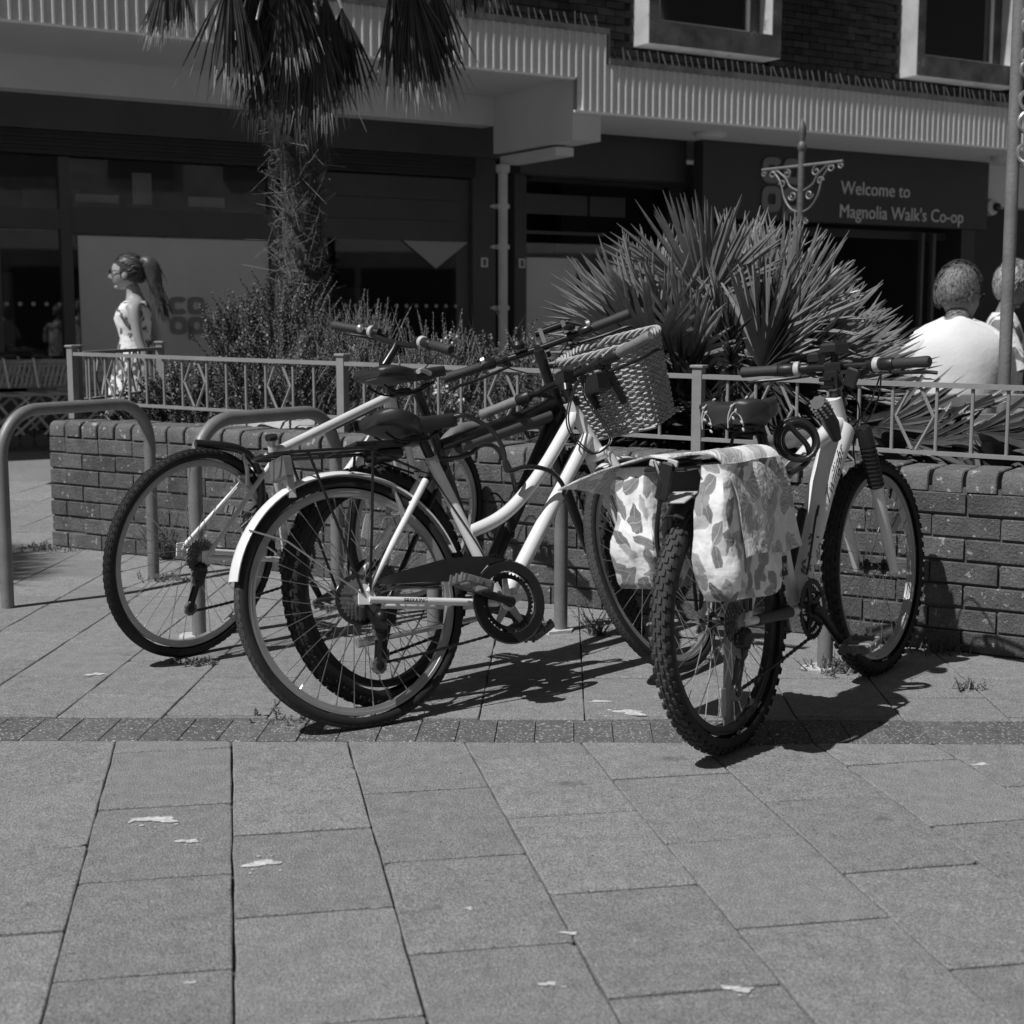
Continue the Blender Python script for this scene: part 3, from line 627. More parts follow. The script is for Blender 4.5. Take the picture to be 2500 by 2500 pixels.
def wheel(root, mx, R, w, kind, rim, tread='tread', cassette=False, hubm='alu', rot=0., disc=False):
    rr = R - 2 * w + .004; mb = MB(); hw = .0115 if kind != 'knob' else .0135; d = .021
    prof = [(hw, rr), (hw, rr - .009), (hw - .0015, rr - .010), (hw * .75, rr - d), (-hw * .75, rr - d), (-hw + .0015, rr - .010), (-hw, rr - .009), (-hw, rr)]
    mb.loft([[Vector((x, r * cos(2 * pi * i / 96), r * sin(2 * pi * i / 96))) for x, r in prof] for i in range(96)], closed=True)
    wh = obj('wheel', mb, Mt[rim], root, mx=mx @ Matrix.Rotation(rot, 4, 'X'))
    link('tyre', tyre_mesh(R, w, kind, tread), wh)
    sp = MB()
    for i in range(32):
        side = 1 if i % 2 else -1; ar = 2 * pi * i / 32; ah = ar + (1 if (i // 2) % 2 else -1) * .85
        sp.tube([(side * .029, .021 * cos(ah), .021 * sin(ah)), (side * .002, (rr - d) * cos(ar), (rr - d) * sin(ar))], .0012, 4, caps=False)
        sp.tube([(side * .003, (rr - d - .014) * cos(ar), (rr - d - .014) * sin(ar)), (side * .002, (rr - d) * cos(ar), (rr - d) * sin(ar))], .0023, 5)
    tag(obj('spokes', sp, Mt['spoke'], wh), kind='stuff')
    hb = MB().lathe([(.004, -.064), (.008, -.063), (.008, -.05), (.013, -.045), (.013, -.034), (.024, -.032), (.024, -.027), (.014, -.022), (.011, 0), (.014, .022), (.024, .027), (.024, .032), (.013, .034), (.013, .045), (.008, .05), (.008, .063), (.004, .064)], 20, Matrix.Rotation(pi / 2, 4, 'Y'))
    obj('hub', hb, Mt[hubm], wh)
    v = MB().tube([(.004, 0, -(rr - d)), (.004, 0, -(rr - d - .032))], [.0042, .0036], 8); obj('valve', v, Mt['blackp'], wh)
    if cassette:
        cs = MB()
        for k, r in enumerate((.056, .050, .044, .038, .032, .028)):
            n = int(r * 2 * pi / .0127 * 1.0); cs.prism([((r + (.003 if j % 2 else -.003)) * cos(pi * j / n), (r + (.003 if j % 2 else -.003)) * sin(pi * j / n)) for j in range(2 * n)], 0, .0018, Matrix.Translation((.033 + .0042 * k, 0, 0)) @ Matrix.Rotation(pi / 2, 4, 'Y'))
        cs.lathe([(.026, .03), (.026, .06), (.012, .064)], 20, Matrix.Rotation(pi / 2, 4, 'Y'))
        obj('sprockets', cs, Mt['sprocket'], wh)
        if cassette == 1: obj('spoke_guard', MB().lathe([(.058, .0305), (.070, .0305), (.071, .0315), (.070, .0325), (.058, .0325)], 32, Matrix.Rotation(pi / 2, 4, 'Y')), Mt['smoke' if cassette == 1 else 'blackp'], wh)
    if disc:
        obj('brake_disc', MB().lathe([(.045, -.034), (.08, -.034), (.08, -.036), (.045, -.036)], 32, Matrix.Rotation(pi / 2, 4, 'Y')), Mt['darkmetal'], wh)
    return wh
def reflector_on(wh, R, a, m='amber'):
    e = Vector((0, cos(a), sin(a))); mb = MB().box((0, 0, 0), (.008, .026, .075), ch=.003)
    obj('wheel_reflector', mb, Mt[m], wh, mx=Matrix.Translation(e * R * .62) @ Matrix.Rotation(a - pi / 2, 4, 'X'))
def saddle(root, y0, y1, z, wid, deep=.05, rear=.6, dome=.018):
    mb = MB(); n = 22; rings = []; L = y1 - y0
    for i in range(n + 1):
        t = i / n; y = y0 + L * t
        if t < .5: hw = wid / 2 * (.60 + .40 * sin(min(1, t / .2) * pi / 2)) * (1 - .10 * max(0, (t - .25) / .25)) - (wid * .30) * max(0, (t - .28) / .22) ** 1.4 * .7
        else: hw = wid / 2 * (.30 - .08 * (t - .5) / .5)
        if t < .5 and hw < wid * .15: hw = wid * .15
        if t > .93: hw *= math.sqrt(max(.15, 1 - ((t - .93) / .07) ** 2))
        top = dome * (1 - t / .45) ** 1.2 * min(1, .45 + t * 5) if t < .45 else .010 * ((t - .45) / .55); dep = deep * (1.0 if t < .4 else 1 - .35 * (t - .4) / .6)
        if t < .06: dep *= rear + (1 - rear) * t / .06
        ring = []
        for k in range(18):
            a = 2 * pi * k / 18; c_, s_ = cos(a), sin(a)
            x = hw * (abs(c_) ** .82) * (1 if c_ > 0 else -1); zz = (abs(s_) ** .92) * (.016 if s_ > 0 else -dep * (1 - .55 * (1 - abs(c_) ** 2)))
            if s_ > 0: zz -= (.007 if t > .3 else .016) * (1 - min(1, abs(x) / (hw * .5 + 1e-5))) * (1 if t < .8 else 0)
            ring.append((x, y, z + top + zz))
        rings.append(ring)
    s = obj('saddle', MB().loft(rings), Mt['saddle'], root, sharp=60)
    rl = MB()
    for sx_ in (-1, 1): rl.tube(smooth_path([(sx_ * .035, y0 + .03, z - .028), (sx_ * .024, y0 + .08, z - .052), (sx_ * .022, y0 + .17, z - .052), (sx_ * .012, y1 - .06, z - .022)], 4), .0036, 6)
    rl.box((0, y0 + .125, z - .05), (.06, .035, .022), ch=.004)
    obj('saddle_rails', rl, Mt['darkmetal'], s)
    return s
def bars(root, Mf, bm_, half, rise, gripm, brake=True, tape=None, shifter='blackp', band=None, glen=.125):
    """Mf: front wheel frame; bm_ = bar centre (y, z) in it"""
    by, bz = bm_
    def mxy(p): return Mf @ Vector(p)
    P = smooth_path([(-half, by - .035, bz + rise), (-half * .62, by - .012, bz + rise), (-half * .40, by, bz + rise * .55), (-half * .2, by, bz), (half * .2, by, bz), (half * .40, by, bz + rise * .55), (half * .62, by - .012, bz + rise), (half, by - .035, bz + rise)], 4)
    hbm = MB().tube([mxy(p) for p in P], .0112, 12)
    hb = obj('handlebar', hbm, Mt['black'], root)
    for sx_ in (-1, 1):
        e = Vector((sx_ * half, by - .035, bz + rise)); d = (Vector((sx_ * half * .62, by - .012, bz + rise)) - e).normalized()
        gp = MB().tube([mxy(e + d * t) for t in (-.002, .002, .006, glen * .5, glen - .006, glen)], [.012, .0165, .0172, .0155, .0165, .0150], 14); obj('grip', gp, Mt[gripm], hb)
        tw = MB().tube([mxy(e + d * t) for t in (glen + .002, glen + .006, glen + .045, glen + .05)], [.016, .0185, .0185, .015], 14); obj('gear_shifter', tw, Mt[shifter], hb)
        if band: obj('shifter_band', MB().tube([mxy(e + d * t) for t in (glen + .05, glen + .056, glen + .066, glen + .068)], [.0195, .0225, .0225, .019], 16), Mt[band], hb)
        c = e + d * (glen + .085)
        br = MB().tube([mxy(c + d * t) for t in (-.011, .011)], .016, 12).tube([mxy(p) for p in smooth_path([c + Vector((0, .012, -.01)), c + Vector((0, .045, -.02)), e + d * .10 + Vector((0, .058, -.028)), e + d * .03 + Vector((0, .05, -.03)), e + d * .0 + Vector((0, .055, -.034))], 4)], [.009] * 4 + [.0055] * 13, 8)
        if brake: obj('brake_lever', br, Mt['darkmetal'], hb)
    return hb
def pedal_mesh():
    mb = MB()
    for y in (-.042, .042): mb.box((0, y, 0), (.088, .011, .024), ch=.003)
    for x in (-.042, .042): mb.box((x, 0, 0), (.010, .073, .022), ch=.003)
    for x in (-.03, 0, .03):
        for y in (-.042, .042): mb.box((x, y + (.008 if y > 0 else -.008), 0), (.009, .006, .028))
    mb.tube([(-.05, 0, 0), (.05, 0, 0)], .009, 10); mb.box((0, 0, 0), (.074, .028, .016), ch=.004); return mb
PED = pedal_mesh().mesh('pedal', Mt['pedal'], 30)
def cranks(root, bb, rings, right, left, ringm='darkmetal', armm='darkmetal', spider=True, xoff=.045, tilt=.3):
    """right / left: pedal centre (y, z) of each side"""
    by, bz = bb; r0 = rings[0]; n = int(2 * pi * r0 / .0127)
    RX = Matrix.Rotation(pi / 2, 4, 'Y')
    mb = MB()
    for i, r in enumerate(rings):
        n = int(2 * pi * r / .0127); T = Matrix.Translation((xoff + .006 - .007 * i, by, bz)) @ RX
        A = [2 * pi * k / (2 * n) for k in range(2 * n)]
        out = [T @ Vector(((r + (.0035 if k % 2 else -.0035)) * cos(a), (r + (.0035 if k % 2 else -.0035)) * sin(a), 0)) for k, a in enumerate(A)]
        inn = [T @ Vector(((r - .014) * cos(a), (r - .014) * sin(a), 0)) for a in A]; dxx = Vector((.0025, 0, 0))
        mb.loft([[o, q, q + dxx, o + dxx] for o, q in zip(out, inn)], closed=True)
    ck = obj('chainring', mb, Mt[ringm], root, sharp=25)
    sp = MB().lathe([(.022, -.01), (.024, .006), (.012, .012)], 18, Matrix.Translation((xoff, by, bz)) @ RX)
    a0_ = math.atan2(right[1] - bz, right[0] - by)
    if spider:
        for k in range(5):
            a = a0_ + 2 * pi * k / 5; e = Vector((0, cos(a), sin(a))); o = Vector((0, -sin(a), cos(a))); c = Vector((xoff + .003, by, bz))
            sp.loft([[c + e * l + o * w_ + Vector((x, 0, 0)) for w_, x in ((-w0, -.003), (w0, -.003), (w0, .003), (-w0, .003))] for l, w0 in ((.01, .014), (.03, .011), (r0 - .009, .007))])
    obj('crank_spider', sp, Mt['alu' if spider == 1 else 'darkmetal'], ck)
    for sx_, pc in ((1, right), (-1, left)):
        x0 = sx_ * (xoff + .020); x1 = sx_ * (xoff + .036)
        am = MB().tube([(sx_ * .03, by, bz), (x0, by, bz)], .013, 12)
        am.tube([(x0, by, bz), (x0 + sx_ * .006, by + (pc[0] - by) * .15, bz + (pc[1] - bz) * .15), (x1, pc[0], pc[1])], [.0155, .0125, .011], 10).sphere((x0, by, bz), .016, 12, 7).sphere((x1, pc[0], pc[1]), .013, 10, 6)
        obj('crank_arm', am, Mt[armm], ck); link('pedal', PED, ck, mx=Matrix.Translation((x1 + sx_ * .055, pc[0], pc[1])) @ Matrix.Rotation(tilt * sx_, 4, 'X'))
    obj('bottom_bracket', MB().tube([(-.036, by, bz), (.036, by, bz)], .021, 16), Mt['blackp'], root)
    return ck
def chain_run(root, a, b, sag=.0, x=.045, n=40):
    mb = MB(); P = [Vector((x, a[0] + (b[0] - a[0]) * i / n, a[1] + (b[1] - a[1]) * i / n - sag * sin(pi * i / n))) for i in range(n + 1)]
    for i in range(n):
        c = (P[i] + P[i + 1]) / 2; d = P[i + 1] - P[i]; Rm = d.to_track_quat('Y', 'Z').to_matrix()
        mb.box(c, (.0058 if i % 2 else .0042, d.length * 1.12, .0085 if i % 2 else .0065), Rm)
    return tag(obj('chain', mb, Mt['chain'], root), kind='stuff')
def derailleur(root, top, bot, x=.055):
    mb = MB(); t = Vector((x, *top)); b = Vector((x - .004, *bot)); d = (b - t).normalized(); Rm = d.to_track_quat('-Z', 'Y').to_matrix()
    mb.box(t + Vector((.006, .0, .028)), (.03, .034, .05), Rm, ch=.008).sphere(t + Vector((.012, .004, .045)), .017, 10, 6)
    for o in (-.006, .010): mb.box((t + b) / 2 + Vector((o, -.004, 0)), (.0028, .013, (b - t).length + .02), Rm, ch=.001).sphere(t + Vector((o, 0, 0)), (.0035, .018, .018), 10, 6).sphere(b + Vector((o, 0, 0)), (.0035, .013, .013), 10, 6)
    jw = MB()
    for c in (t, b):
        jw.prism([((.021 + (.0025 if k % 2 else 0)) * cos(pi * k / 11), (.021 + (.0025 if k % 2 else 0)) * sin(pi * k / 11)) for k in range(22)], -.004, .008, Matrix.Translation(c) @ Matrix.Rotation(pi / 2, 4, 'Y'))
    mb.tube([t + Vector((0, -.01, .03)), Vector((x, 0, .335))], .009, 8)
    d_ = obj('derailleur', mb, Mt['darkmetal'], root); tag(obj('jockey_wheels', jw, Mt['pedal'], d_), kind='stuff')
    obj('adjuster_bolt', MB().tube([t + Vector((.02, .004, .045)), t + Vector((.026, .004, .045))], .007, 8), Mt['alu'], d_); return d_
def vbrake(root, P, m='alu', mx=None):
    for sx_ in (-1, 1):
        mb = MB().tube([Vector((sx_ * .030, *P)), Vector((sx_ * .034, P[0] - .008, P[1] + .05)), Vector((sx_ * .018, P[0] - .015, P[1] + .105))], [.008, .007, .005], 8).box((sx_ * .021, P[0] - .003, P[1] + .03), (.012, .055, .012), ch=.003)
        if mx is not None: mb.v = [tuple(mx @ Vector(v)) for v in mb.v]
        obj('rim_brake', mb, Mt[m], root)
def mudguard(root, c, r, a0_, a1_, m, w=.052, mx=None, tip=0.):
    mb = MB(); n = 36; rings = []
    for i in range(n + 1):
        a = rad(a0_ + (a1_ - a0_) * i / n); e = Vector((0, cos(a), sin(a))); o = Vector((0, *c)); ring = []
        for k in range(9):
            t = -1 + 2 * k / 8; ring.append(o + e * (r - .013 * t * t) + Vector((w / 2 * t, 0, 0)))
        for k in range(8, -1, -1):
            t = -1 + 2 * k / 8; ring.append(o + e * (r - .003 - .013 * t * t) + Vector((w / 2 * t * .97, 0, 0)))
        rings.append([mx @ p for p in ring] if mx is not None else ring)
    return obj('mudguard', mb.loft(rings), Mt[m], root, sharp=50)
def front_frame(wb, R, tilt, steer):
    k = Vector((0, -sin(rad(tilt)), cos(rad(tilt))))
    return Matrix.Translation((0, wb, R)) @ Matrix.Rotation(steer, 4, k), k
def bike(name, label, O, fwd, up, right):
    return thing(name, label, 'bicycle', mx=basis(right, fwd, up, O))
def two(mb, a, b, r, xa, xb, n=10):
    for s in (-1, 1): mb.tube([(s * xa, *a), (s * xb, *b)], r, n)
P2 = lambda y, z, x=0.: Vector((x, y, z))

# ---- white bicycle on the left, no saddle
A = bike('bicycle', 'white diamond-frame bicycle without a saddle, leftmost in the row, rear wheel out to the left', (-1.0618, 4.7894, 0), (.6338, .7735, 0), (.0764, -.0626, .9951), (.7698, -.6307, -.0987))
Mf, k = front_frame(1.06, .345, 21, -.083); Ri = Mf.inverted()
fr = MB().tube([P2(.41, .28), P2(.324, .653), P2(.318, .675)], .0155, 14).tube([P2(.322, .652), P2(.868, .822)], .0165, 14).tube([P2(.885, .768), P2(.41, .28)], .018, 14).tube([P2(.864, .853), P2(.903, .748)], .0205, 16)
two(fr, (0, .345), (.315, .645), [.0075, .0085], .066, .022); two(fr, (0, .345), (.40, .28), [.0085, .010], .066, .038); fr.tube([(-.03, .245, .585), (.03, .245, .585)], .007, 8)
for s in (-1, 1): fr.box((s * .066, .008, .345), (.005, .05, .045), ch=.001)
frA = obj('frame', fr, Mt['white2'], A)
obj('downtube_stripe', MB().tube([P2(.60, .7265, -.004), P2(.80, .789, -.004)], .0148, 12), Mt['print'], frA)
obj('seatpost', MB().tube([P2(.318, .675), P2(.312, .705)], .0135, 14).tube([P2(.314, .694), P2(.311, .711)], [.0185, .0185], 16), Mt['alu'], A)
obj('seat_clamp', MB().tube([P2(.3135, .700), P2(.3105, .713)], .0215, 18).box((.018, .30, .705), (.012, .03, .012), ch=.002), Mt['blackp'], A)
wA = wheel(A, Matrix.Translation((0, 0, .345)), .345, .0195, 'slick', 'rimgrey', 'rubber', 2, rot=2.05)
wheel(A, Mf, .345, .0195, 'slick', 'rimgrey', 'rubber', rot=.6)
fk = MB()
for s in (-1, 1): fk.tube([Mf @ Vector((s * .052, 0, 0)), Mf @ (Vector((s * .047, 0, 0)) + k * .2), Mf @ (Vector((s * .036, 0, 0)) + k * .40)], [.009, .012, .0135], 12)
fk.tube([Mf @ (Vector((-.04, 0, 0)) + k * .405), Mf @ (Vector((.04, 0, 0)) + k * .405)], .017, 12); obj('fork', fk, Mt['white2'], A)
st = MB().tube([Mf @ (k * .53), Mf @ (k * .645)], .0165, 14).tube([Mf @ (k * .53), Mf @ (k * .56)], .0225, 16).tube([Mf @ (k * .63), Mf @ (k * .655 + Vector((0, .05, .035))), Mf @ (k * .69 + Vector((0, .078, .03)))], [.017, .0155, .0165], 14); obj('stem', st, Mt['black'], A)
bc = k * .70 + Vector((0, .075, .02))
bars(A, Mf, (bc.y, bc.z), .32, .022, 'grip', band='paleprint', shifter='blackp')
obj('bell_button', MB().sphere(Mf @ (bc + Vector((-.17, -.03, .03))), .016, 12, 8), Mt['alu'], A)
vbrake(A, (.19, .56)); cranks(A, (.41, .28), (.085, .065), (.50, .14), (.32, .42))
chain_run(A, (-.04, .165), (.40, .196), .006); derailleur(A, (-.022, .268), (-.048, .178))
MfA = Mf
cb = MB()
for q in ([(-.2, -.03, .0), (-.12, .09, -.03), (-.03, .06, -.12), (-.01, .02, -.2)], [(.2, -.03, 0), (.1, .12, -.02), (.03, .09, -.12), (.01, .03, -.22)]): cb.tube([Mf @ p for p in smooth_path([bc + Vector(x) for x in q], 6)], .0025, 6)
tag(obj('brake_cable', cb, Mt['cable'], A), kind='stuff')
AM = A.matrix_world
lk = MB().tube(smooth_path([(-.035, .02, .699), (.0, .114, .690), (.01, .19, .666), (.012, .248, .605), (.014, .266, .53), (.014, .262, .46), (-.02, .22, .40)], 6), .0145, 12)
tag(obj('bicycle_lock', lk, Mt['cable'], None, mx=AM), 'thick glossy black hose lock arched over the rear tyre of the leftmost bicycle', 'lock')

# ---- white step-through bicycle in front
B = bike('bicycle', 'white step-through bicycle with rear rack, white mudguards, dark chainguard and wicker basket', (-.3826, 3.9234, 0), (.8297, .5583, 0), (-.1516, .2253, .9624), (.5373, -.7985, .2715))
Mf, k = front_frame(1.06, .345, 22, .3736); MfB = Mf; kB = k
fr = MB().tube([P2(.478, .287), P2(.314, .722)], .0175, 16).tube([P2(.834, .878), P2(.910, .722)], .0205, 18).tube([P2(.882, .765), P2(.478, .287)], .0225, 18)
fr.tube(smooth_path([P2(.848, .838), P2(.703, .681), P2(.592, .585), P2(.506, .535), P2(.402, .503)], 6), .0195, 16)
two(fr, (.012, .36), (.272, .662), [.0085, .0105], .066, .020); two(fr, (.012, .34), (.44, .289), [.0095, .0115], .066, .034)
for s in (-1, 1): fr.prism([(-.020, .330), (.02, .326), (.035, .345), (.022, .378), (.004, .384), (-.016, .365)], -.0025, .0025, Matrix.Translation((s * .067, 0, 0)) @ Matrix(((0, 0, 1, 0), (1, 0, 0, 0), (0, 1, 0, 0), (0, 0, 0, 1))))
fr.tube([(-.03, .215, .60), (.03, .215, .60)], .007, 8)
frB = obj('frame', fr, Mt['white'], B)
side = lambda y, z, a, x: Matrix.Translation((x, y, z)) @ Matrix(((0, 0, 1, 0), (1, 0, 0, 0), (0, 1, 0, 0), (0, 0, 0, 1))) @ Matrix.Rotation(a, 4, 'Z')
text('chainstay_print', 'TREKKING', .016, Mt['print'], frB, side(.115, .322, -.11, .0695), .0008, shear=.25)
obj('seat_collar', MB().tube([P2(.318, .711), P2(.311, .730)], .0205, 18).box((.018, .30, .72), (.012, .028, .014), ch=.002), Mt['alu'], B)
obj('seatpost', MB().tube([P2(.314, .722), P2(.286, .80)], .0145, 16), Mt['black'], B)
saddle(B, .128, .415, .832, .205, deep=.070, dome=.034)
wB = wheel(B, Matrix.Translation((0, 0, .345)), .345, .0185, 'slick', 'rimgrey', 'tread', 1, rot=.25); wheel(B, Mf, .345, .0185, 'slick', 'rimgrey', 'tread', rot=.9)
reflector_on(wB, .345, rad(55))
fk = MB()
for s in (-1, 1): fk.tube([Mf @ Vector((s * .052, 0, 0)), Mf @ (Vector((s * .047, 0, 0)) + k * .2), Mf @ (Vector((s * .036, 0, 0)) + k * .385)], [.009, .0125, .014], 12)
fk.tube([Mf @ (Vector((-.04, 0, 0)) + k * .39), Mf @ (Vector((.04, 0, 0)) + k * .39)], .018, 12); obj('fork', fk, Mt['white'], B)
mudguard(B, (0, .345), .363, 17, 166, 'white'); mudguard(B, (0, 0), .363, 48, 118, 'white', mx=Mf)
ms = MB()
for s in (-1, 1): ms.tube([(s * .024, -.287, .562), (s * .060, -.2, .52), (s * .070, .0, .352)], .0028, 6)
obj('mudguard_stay', ms, Mt['alu'], B)
st = MB().tube([Mf @ (k * .52), Mf @ (k * .62)], .0165, 14).tube([Mf @ (k * .558), Mf @ (k * .585)], .0235, 16).tube([Mf @ (k * .61), Mf @ (k * .655 + Vector((0, .03, .01))), Mf @ (k * .662 + Vector((0, .05, .0)))], .019, 14).box(Mf @ (k * .65 + Vector((0, .03, .01))), (.05, .05, .045), ch=.008); obj('stem', st, Mt['black'], B)
bc = k * .662 + Vector((0, .05, 0))
bars(B, Mf, (bc.y, bc.z), .335, .0, 'tan', glen=.135)
# wicker basket hung on the bars
kk = k; ff = Vector((0, cos(rad(22)), sin(rad(22)))); xx = Vector((1, 0, 0)); xq = xx * cos(.17) - kk * sin(.17); kq = kk * cos(.17) + xx * sin(.17)
def bk(u, v, h):                       # u across, v front, h up: basket coordinates
    return Mf @ (Vector((-.002, 0, 0)) + xq * u + kq * (h * 1.12 - .03) + kk * .424 + ff * (.18 + v))
def rim(h, n=56):
    sc_ = .80 + .20 * h / .25; out = []
    for i in range(n):
        a = 2 * pi * i / n; c_, s_ = cos(a), sin(a); e = (abs(c_) ** 4 + abs(s_) ** 4) ** -.25
        out.append((c_ * e * .152 * sc_, .115 + s_ * e * .125 * sc_))
    return out
NS = 44; stk = MB(); wv = MB()
for i in range(NS): stk.tube([bk(*rim(h, NS)[i], h) for h in (0, .08, .16, .245)], .0028, 5)
for j in range(30):
    h = .004 + .0082 * j; rr_ = rim(h, NS * 2); P = []
    for i in range(NS * 2):
        x, y = rr_[i]; cx, cy = 0, .115; l = math.hypot(x - cx, y - cy); o = (.0064 if ((i // 2) + j) % 2 else -.0064) if i % 2 == 0 else 0
        P.append(bk(x + (x - cx) / l * o, y + (y - cy) / l * o, h + R_.gauss(0, .0011)))
    wv.tube(P, .0043, 5, closed=True)
for i in range(13):
    y = .02 + .19 * i / 12; wv.tube([bk(-.125, y, .002 + .003 * (i % 2)), bk(.125, y, .002 + .003 * (i % 2))], .005, 5)
bsk = tag(obj('basket', wv, Mt['wicker'], B), None); tag(obj('basket_stakes', stk, Mt['wicker'], bsk), kind='stuff')
rm = MB()
for q in range(4):
    P = []
    for i in range(120):
        x, y = rim(.25, 120)[i]; l = math.hypot(x, y - .115); ph = 2 * pi * i / 120 * 9 + q * pi / 2
        P.append(bk(x * (1 + .009 * cos(ph) / l), .115 + (y - .115) * (1 + .009 * cos(ph) / l), .247 + .009 * sin(ph)))
    rm.tube(P, .0048, 6, closed=True)
obj('basket_rim', rm, Mt['wicker'], bsk)
bm2 = MB().box(bk(0, -.03, .17), (.07, .05, .06), ch=.006)
for s in (-.05, .05): bm2.box(bk(s, -.012, .16), (.022, .012, .15), Mf.to_3x3() @ Matrix.Rotation(rad(22), 3, 'X'), ch=.002)
obj('basket_strap', bm2, Mt['black'], bsk)
# rack, reflector, guard, cranks
rk_ = MB()
for s in (-1, 1):
    rk_.tube(smooth_path([(s * .050, -.20, .757), (s * .056, -.12, .758), (s * .056, .10, .76), (s * .045, .21, .764)], 4), .0052, 8)
    rk_.tube([(s * .050, -.02, .762), (s * .04, .10, .757), (s * .02, .26, .69)], .004, 6)
rk_.tube(smooth_path([(-.05, -.20, .757), (-.03, -.225, .757), (.03, -.225, .757), (.05, -.20, .757)], 4), .0052, 8); rk_.tube([(0, -.22, .757), (0, .2, .762)], .004, 8)
for y in (-.12, 0, .12): rk_.tube([(-.056, y, .758), (.056, y, .758)], .004, 6)
rck = obj('rack', rk_, Mt['black'], B)
for y0_, y1_ in ((-.10, -.004), (.098, .018)):
    for s in (-1, 1): obj('rack_strut', MB().tube([(s * .056, y0_, .757), (s * .068, (y0_ + y1_) / 2, .56), (s * .070, y1_, .36)], .0042, 8), Mt['black'], rck)
obj('spring_clip', MB().box((0, .12, .775), (.09, .13, .012), ch=.003).box((0, .16, .745), (.07, .09, .03), ch=.006), Mt['black'], rck)
rf = obj('rear_reflector', MB().box((0.01, -.165, .722), (.098, .022, .062), ch=.006), Mt['reflector'], B); obj('reflector_bracket', MB().box((0.01, -.148, .69), (.03, .02, .10)), Mt['paleprint'], rf)
gd = MB(); bb = (.467, .286); YZ = Matrix(((0, 0, 1, 0), (1, 0, 0, 0), (0, 1, 0, 0), (0, 0, 0, 1)))
tail = [(.045, .386), (.06, .376), (.16, .372), (.26, .366), (.352, .352), (.376, .372), (.41, .400), (.47, .409), (.41, .424), (.34, .430), (.26, .428), (.16, .413), (.07, .398)]
gd.prism(tail[::1], .052, .062, YZ)
gd.loft([[YZ @ Vector((bb[0] + r * cos(a), bb[1] + r * sin(a), h)) for r, h in ((.088, .052), (.120, .052), (.122, .058), (.118, .062), (.090, .062))] for a in [2 * pi * i / 48 for i in range(48)]], closed=True)
obj('chainguard', gd, Mt['smoke'], B)
cranks(B, bb, (.083,), (.302, .348), (.632, .224), spider=1, xoff=.044, tilt=-.35)
chain_run(B, (.02, .165), (.45, .206), .004); derailleur(B, (.038, .246), (.022, .160)); vbrake(B, (.178, .545))
obj('kickstand', MB().tube([(-.05, .42, .255), (-.085, .09, .235)], .008, 10).tube([(-.085, .10, .235), (-.09, .04, .232)], .014, 10), Mt['alu'], B)
cb = MB(); 
for off in (0, .012): cb.tube([Vector((p[0] - .02 + off, p[1], p[2])) for p in smooth_path([(.03, .874, .943), (.05, .826, .896), (.06, .791, .842), (.06, .782, .795), (.06, .799, .755), (.06, .835, .718), (.06, .871, .704), (.06, .919, .725), (.06, .937, .753), (.05, .924, .801), (.04, .896, .858), (.03, .885, .903), (.03, .895, .951)], 5)], .0026, 6)
cb.tube(smooth_path([(.02, .24, .69), (.0, .30, .68), (.03, .33, .60), (.034, .40, .47), (.03, .45, .36)], 6), .0026, 6)
tag(obj('brake_cable', cb, Mt['cable'], B), kind='stuff')
BMx = B.matrix_world
lk = MB().tube(smooth_path([(-.03, .36, .82), (.0, .386, .841), (.03, .422, .844), (.03, .457, .833), (.035, .507, .799), (.04, .532, .753), (.042, .538, .715), (.04, .536, .682), (.042, .548, .668), (.045, .598, .677), (.05, .657, .67), (.05, .70, .648), (.04, .731, .615), (.02, .744, .591), (-.02, .735, .568), (-.05, .709, .558)], 6), .0072, 10)
lk.tube(smooth_path([(-.05, .36, .735), (-.03, .409, .729), (-.02, .459, .738), (-.02, .503, .761), (-.02, .548, .756), (-.02, .575, .722), (-.03, .602, .675), (-.05, .62, .62)], 6), .0072, 10)
tag(obj('bicycle_lock', lk, Mt['cable'], None, mx=BMx), 'long black braided cable lock looped round the middle cycle stand and the step-through frame', 'lock')

# ---- black mountain bicycle between them
C_ = bike('bicycle', 'black mountain bicycle with fat knobbly tyres half hidden behind the step-through bicycle', (-.3379, 4.1644, 0), (.6574, .7536, 0), (-.1281, .1117, .9854), (.7426, -.6478, .17))
Mf, k = front_frame(1.06, .345, 18, .73)
fr = MB().tube([P2(.435, .29), P2(.315, .72)], .0165, 14).tube([P2(.885, .825), P2(.318, .725)], [.024, .020], 16).tube([P2(.90, .80), P2(.435, .29)], [.027, .024], 16).tube([P2(.893, .868), P2(.925, .765)], .0225, 16)
two(fr, (0, .345), (.312, .66), [.0085, .0095], .068, .024); two(fr, (0, .345), (.42, .292), [.0095, .011], .068, .036)
frC = obj('frame', fr, Mt['black'], C_)
text('down_tube_print', 'BACK', .036, Mt['paleprint'], frC, side(.655, .524, .83, .0262), .0008, shear=.2)
obj('frame_stripe', MB().tube([P2(.84, .793, .006), P2(.40, .717, .004)], [.0232, .0192], 14), Mt['shopgrey'], frC)
obj('seatpost', MB().tube([P2(.315, .72), P2(.254, .905)], .0148, 14), Mt['black'], C_)
sd_ = saddle(C_, .062, .382, .945, .185, deep=.045, dome=.022)
obj('saddle_trim', MB().tube(smooth_path([(.07, .20, .948), (.045, .245, .954), (.03, .29, .945)], 4), .0075, 8), Mt['paleprint'], sd_); obj('saddle_badge', MB().box((-.01, .083, .945), (.05, .012, .016), ch=.003), Mt['paleprint'], sd_)
wC = wheel(C_, Matrix.Translation((0, 0, .345)), .345, .0285, 'knob', 'rimdark', 'rubber', 2, 'darkmetal', rot=1.2, disc=True); wheel(C_, Mf, .345, .0285, 'knob', 'rimdark', 'rubber', hubm='darkmetal', rot=.4, disc=True)
